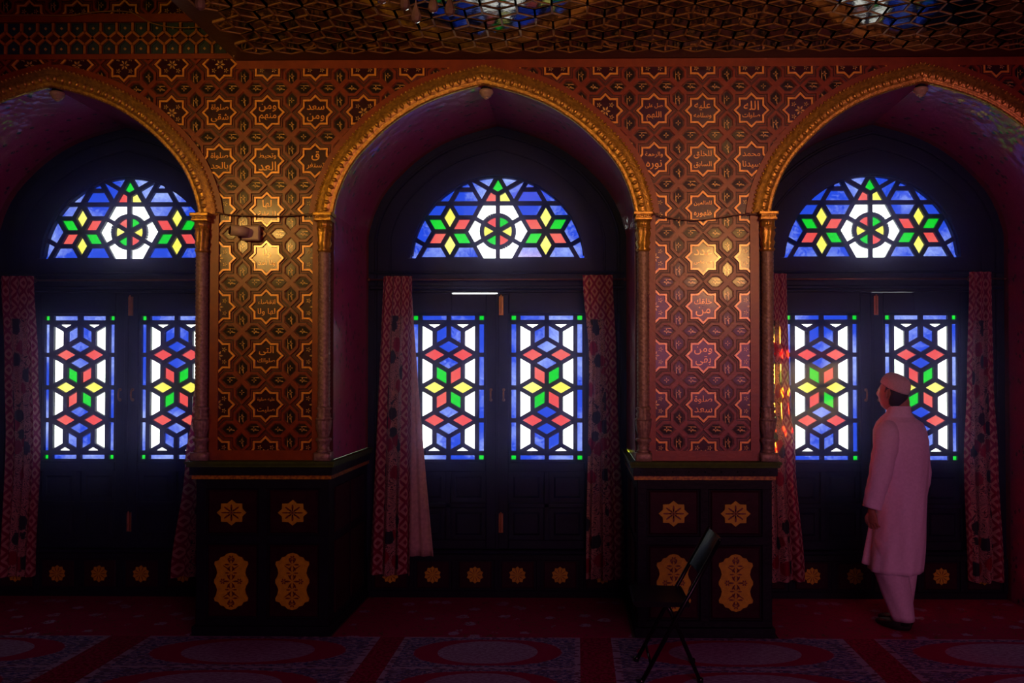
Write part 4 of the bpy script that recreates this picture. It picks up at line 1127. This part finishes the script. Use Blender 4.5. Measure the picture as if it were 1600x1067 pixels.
thumb = [(tuple(tb+ACR*.015), .013), (tuple(tb+ACR*.038+Vector((0, 0, -.028))), .011), (tuple(tb+ACR*.046+Vector((.012, .012, -.058))), .0095), (tuple(tb+ACR*.042+Vector((.024, .024, -.082))), .008)]
for f in fing+[thumb]: body_parts.append(skin_mesh([f]))
bm = BM()
for me in body_parts: bm.from_mesh(me); bpy.data.meshes.remove(me)
bo = obj('body', bm, 'skin', man, True)
rm = bo.modifiers.new('r', 'REMESH'); rm.mode = 'VOXEL'; rm.voxel_size = .0038; rm.use_smooth_shade = True
sm = bo.modifiers.new('s', 'SMOOTH'); sm.iterations = 2; sm.factor = .5
bpy.context.view_layer.update()
_me = bpy.data.meshes.new_from_object(bo.evaluated_get(bpy.context.evaluated_depsgraph_get())); bo.modifiers.clear(); bo.data = _me
_b = BM(); _b.from_mesh(_me); _b.verts.ensure_lookup_table(); _seen = set(); _best = []
for _v in _b.verts:                                    # keep the one continuous skin, drop hollow bits inside it
    if _v.index in _seen: continue
    _st, _isl = [_v], []; _seen.add(_v.index)
    while _st:
        _q = _st.pop(); _isl.append(_q)
        for _e in _q.link_edges:
            _o = _e.other_vert(_q)
            if _o.index not in _seen: _seen.add(_o.index); _st.append(_o)
    if len(_isl) > len(_best): _best = _isl
_k = set(v.index for v in _best); print('BODY', len(_b.verts), len(_best))
bmesh.ops.delete(_b, geom=[v for v in _b.verts if v.index not in _k], context='VERTS'); _b.to_mesh(_me); _b.free()
# hair
bm = BM(); bmesh.ops.create_uvsphere(bm, u_segments=48, v_segments=32, radius=1)
for v in bm.verts:
    x, y, z = v.co; v.co = (x*.0985-.004, y*.0795*(1-.25*z*z if z < 0 else 1), z*.118-.002)
bmesh.ops.delete(bm, geom=[f for f in bm.faces if (lambda c: c.x > .012+max(0, c.z)*.2 or c.z < -.08 or (c.x > -.020 and c.z < .012 and abs(c.y) > .04))(f.calc_center_median())], context='FACES')
m4 = Matrix.Translation(HC) @ Matrix((HF, HL, HU)).transposed().to_4x4()
bmesh.ops.transform(bm, matrix=m4, verts=bm.verts); ho = obj('hair', bm, 'hair', man, True); md = ho.modifiers.new('s', 'SOLIDIFY'); md.thickness = .006; ho['label'] = 'short dark hair below the cap'
# cap
bm = BM(); N_ = 40
prof = [(.0885, -.002), (.0925, -.001), (.0935, .012), (.0925, .03), (.088, .048), (.080, .068), (.062, .084), (.034, .093), (.004, .095)]
rows = []
for r, z in prof: rows.append([bm.verts.new((r*1.10*math.cos(2*PI*i/N_)*1.0, r*.9*math.sin(2*PI*i/N_), z)) for i in range(N_)])
for a, b_ in zip(rows, rows[1:]):
    for i in range(N_): bm.faces.new((a[i], a[(i+1) % N_], b_[(i+1) % N_], b_[i])).smooth = True
bm.faces.new(rows[-1])
capm = Matrix.Translation(HC+HU*.043-HF*.006) @ Matrix((HF, HL, HU)).transposed().to_4x4() @ Matrix.Rotation(-.28, 4, 'Y')
bmesh.ops.transform(bm, matrix=capm, verts=bm.verts); co = obj('cap', bm, 'cap', man, True); md = co.modifiers.new('s', 'SOLIDIFY'); md.thickness = .003; co['label'] = 'round white prayer cap'
# kurta
def loft(bm, st, seg=96, fold=None, cap=False):
    st2 = []
    for k in range(len(st)-1):
        for q in range(5):
            f = q/5; g = f
            st2.append([st[k][i]+(st[k+1][i]-st[k][i])*g for i in range(len(st[0]))])
    st2.append(list(st[-1])); rows = []
    for (z, xl, xr, yc, ry) in st2:
        row = []
        for i in range(seg):
            a = 2*PI*i/seg; k = fold(a, z) if fold else 1
            ca, sa = math.cos(a), math.sin(a)
            row.append(bm.verts.new(((xl+xr)/2+(xr-xl)/2*ca*k, yc+ry*sa*k, z)))
        rows.append(row)
    for a, b_ in zip(rows, rows[1:]):
        for i in range(seg): bm.faces.new((a[i], b_[i], b_[(i+1) % seg], a[(i+1) % seg])).smooth = True
    return rows
px = lambda p: (p-1408)/231
KS = [(1.508, 1389, 1423, -.010, .070), (1.462, 1386, 1424, -.008, .076), (1.435, 1379, 1429, .0, .085), (1.40, 1372, 1438, .0, .12), (1.345, 1367, 1446, .0, .15), (1.277, 1367, 1450, .0, .165), (1.147, 1368, 1450, .0, .165), (1.017, 1370, 1449, .01, .16),
      (.887, 1371, 1447, .01, .165), (.80, 1370, 1446, .01, .17), (.67, 1367, 1445, .01, .175), (.54, 1363, 1443, .01, .18), (.405, 1359, 1440, .01, .185)]
KS = [(z, px(a), px(b_), c_, d) for z, a, b_, c_, d in KS]
def kfold(a, z):
    f = max(0, (1.0-z)/.6); g = max(0, min(1, (1.4-z)*4))
    return 1+.035*f*math.sin(5*a+1.2+z*2)+.022*f*math.sin(9*a+z*5)+.010*g*math.sin(7*a+z*9)+.007*g*math.sin(13*a-z*14)
bm = BM(); loft(bm, KS, 110, kfold)
kt = obj('kurta', bm, 'kurta', man, True); kt['label'] = 'long pale pinkish white shirt'
md = kt.modifiers.new('s', 'SOLIDIFY'); md.thickness = .003
def sleeve(pts, rads, seg=30, k0=0.):
    bm = BM(); P = smooth_path(pts, 8); n = len(P); R = []
    for i in range(n):
        f = i/(n-1)*(len(rads)-1); j = min(int(f), len(rads)-2); R.append(rads[j]+(rads[j+1]-rads[j])*(f-j))
    rows = []; prev = None
    for i, p in enumerate(P):
        tt = (P[min(i+1, n-1)]-P[max(i-1, 0)]).normalized(); u_ = Vector((1, 0, 0)); u_ = (u_-tt*u_.dot(tt)).normalized(); v_ = tt.cross(u_)
        rows.append([bm.verts.new(p+(u_*math.cos(2*PI*k/seg)+v_*math.sin(2*PI*k/seg))*R[i]*(1+.03*math.sin(3*2*PI*k/seg+i*.5)+.02*math.sin(i*1.3+k0)*math.cos(2*PI*k/seg))) for k in range(seg)])
    for a, b_ in zip(rows, rows[1:]):
        for k in range(seg): bm.faces.new((a[k], a[(k+1) % seg], b_[(k+1) % seg], b_[k])).smooth = True
    bm.faces.new(rows[0])
    return bm
o = obj('sleeve', sleeve([(-.10, -.07, 1.385), (-.128, -.115, 1.33), (-.155, -.15, 1.22), (-.188, -.165, 1.08), (-.222, -.168, .95), (-.250, -.168, .845)], [.05, .08, .08, .074, .066, .06]), 'kurta', man, True); md = o.modifiers.new('s', 'SOLIDIFY'); md.thickness = .003
o = obj('sleeve', sleeve([(.10, .05, 1.385), (.13, .08, 1.33), (.160, .12, 1.22), (.190, .15, 1.05), (.185, .17, .93), (.165, .19, .85)], [.05, .075, .075, .07, .066, .062], k0=2), 'kurta', man, True); md = o.modifiers.new('s', 'SOLIDIFY'); md.thickness = .003
bm = BM(); rows = []                                     # front flap of the kurta swinging forward
for j in range(17):
    f = j/16; z = .80-.36*f
    rows.append([bm.verts.new((-.15-.045*f-(.055*f)*math.sin(PI*i/12)*.5+.02*math.sin(i*.8), .0+.15*i/12, z-.01*math.sin(i*.5))) for i in range(13)])
for a, b_ in zip(rows, rows[1:]):
    for i in range(12): bm.faces.new((a[i], a[i+1], b_[i+1], b_[i])).smooth = True
o = obj('front_flap', bm, 'kurta', man, True); md = o.modifiers.new('s', 'SOLIDIFY'); md.thickness = .003
def trouser(st, s):
    bm = BM(); loft(bm, st, 40, lambda a, z: 1+.03*math.sin(4*a+z*8+s)+.015*math.sin(7*a+z*15)); return bm
o = obj('trouser_leg', trouser([(.62, -.19, .02, -.02, .12), (.41, -.185, .03, -.02, .115), (.25, -.13, .06, -.01, .095), (.072, -.062, .088, .0, .075)], 0), 'trouser', man, True); o.modifiers.new('s', 'SOLIDIFY').thickness = .003
o = obj('trouser_leg', trouser([(.62, -.02, .14, .10, .1), (.41, -.01, .145, .10, .09), (.25, .0, .125, .11, .075), (.075, .015, .105, .12, .062)], 2), 'trouser', man, True); o.modifiers.new('s', 'SOLIDIFY').thickness = .003
for (x, y) in ((.0, -.01), (.058, .11)):
    bm = BM(); bmesh.ops.create_uvsphere(bm, u_segments=24, v_segments=16, radius=1)
    for v in bm.verts:
        a, b_, c_ = v.co; hh = .034 if a > 0 else .045
        v.co = (a*.125+.06, b_*.045*(1-.2*abs(a)), max(-.034, c_*hh*(1.5 if a < -.1 else 1)))
    tube(bm, [(-.02, 0, .0), (-.02, 0, .06)], .038, 16)
    bmesh.ops.transform(bm, matrix=Matrix.Translation((x, y, .044)) @ Matrix.Rotation(math.radians(140), 4, 'Z'), verts=bm.verts)
    obj('shoe', bm, 'shoe', man, True)

# ------------------------------------------------------------------ added violet haze volume, imitates lens bloom around the windows
bm = BM(); box(bm, -4.9, 3.7, -.9, 1.12, .02, 3.79)
hz = bpy.data.materials.new('haze'); hz.use_nodes = True; n = hz.node_tree.nodes; n.remove(n['Principled BSDF'])
vs = n.new('ShaderNodeVolumeScatter'); vs.inputs['Density'].default_value = .085; vs.inputs['Anisotropy'].default_value = .9; vs.inputs['Color'].default_value = (.45, .42, 1, 1)
hz.node_tree.links.new(vs.outputs[0], n['Material Output'].inputs['Volume'])
tag(obj('haze', bm, hz), 'thin added haze imitating lens bloom around the bright windows', 'haze', kind='stuff')
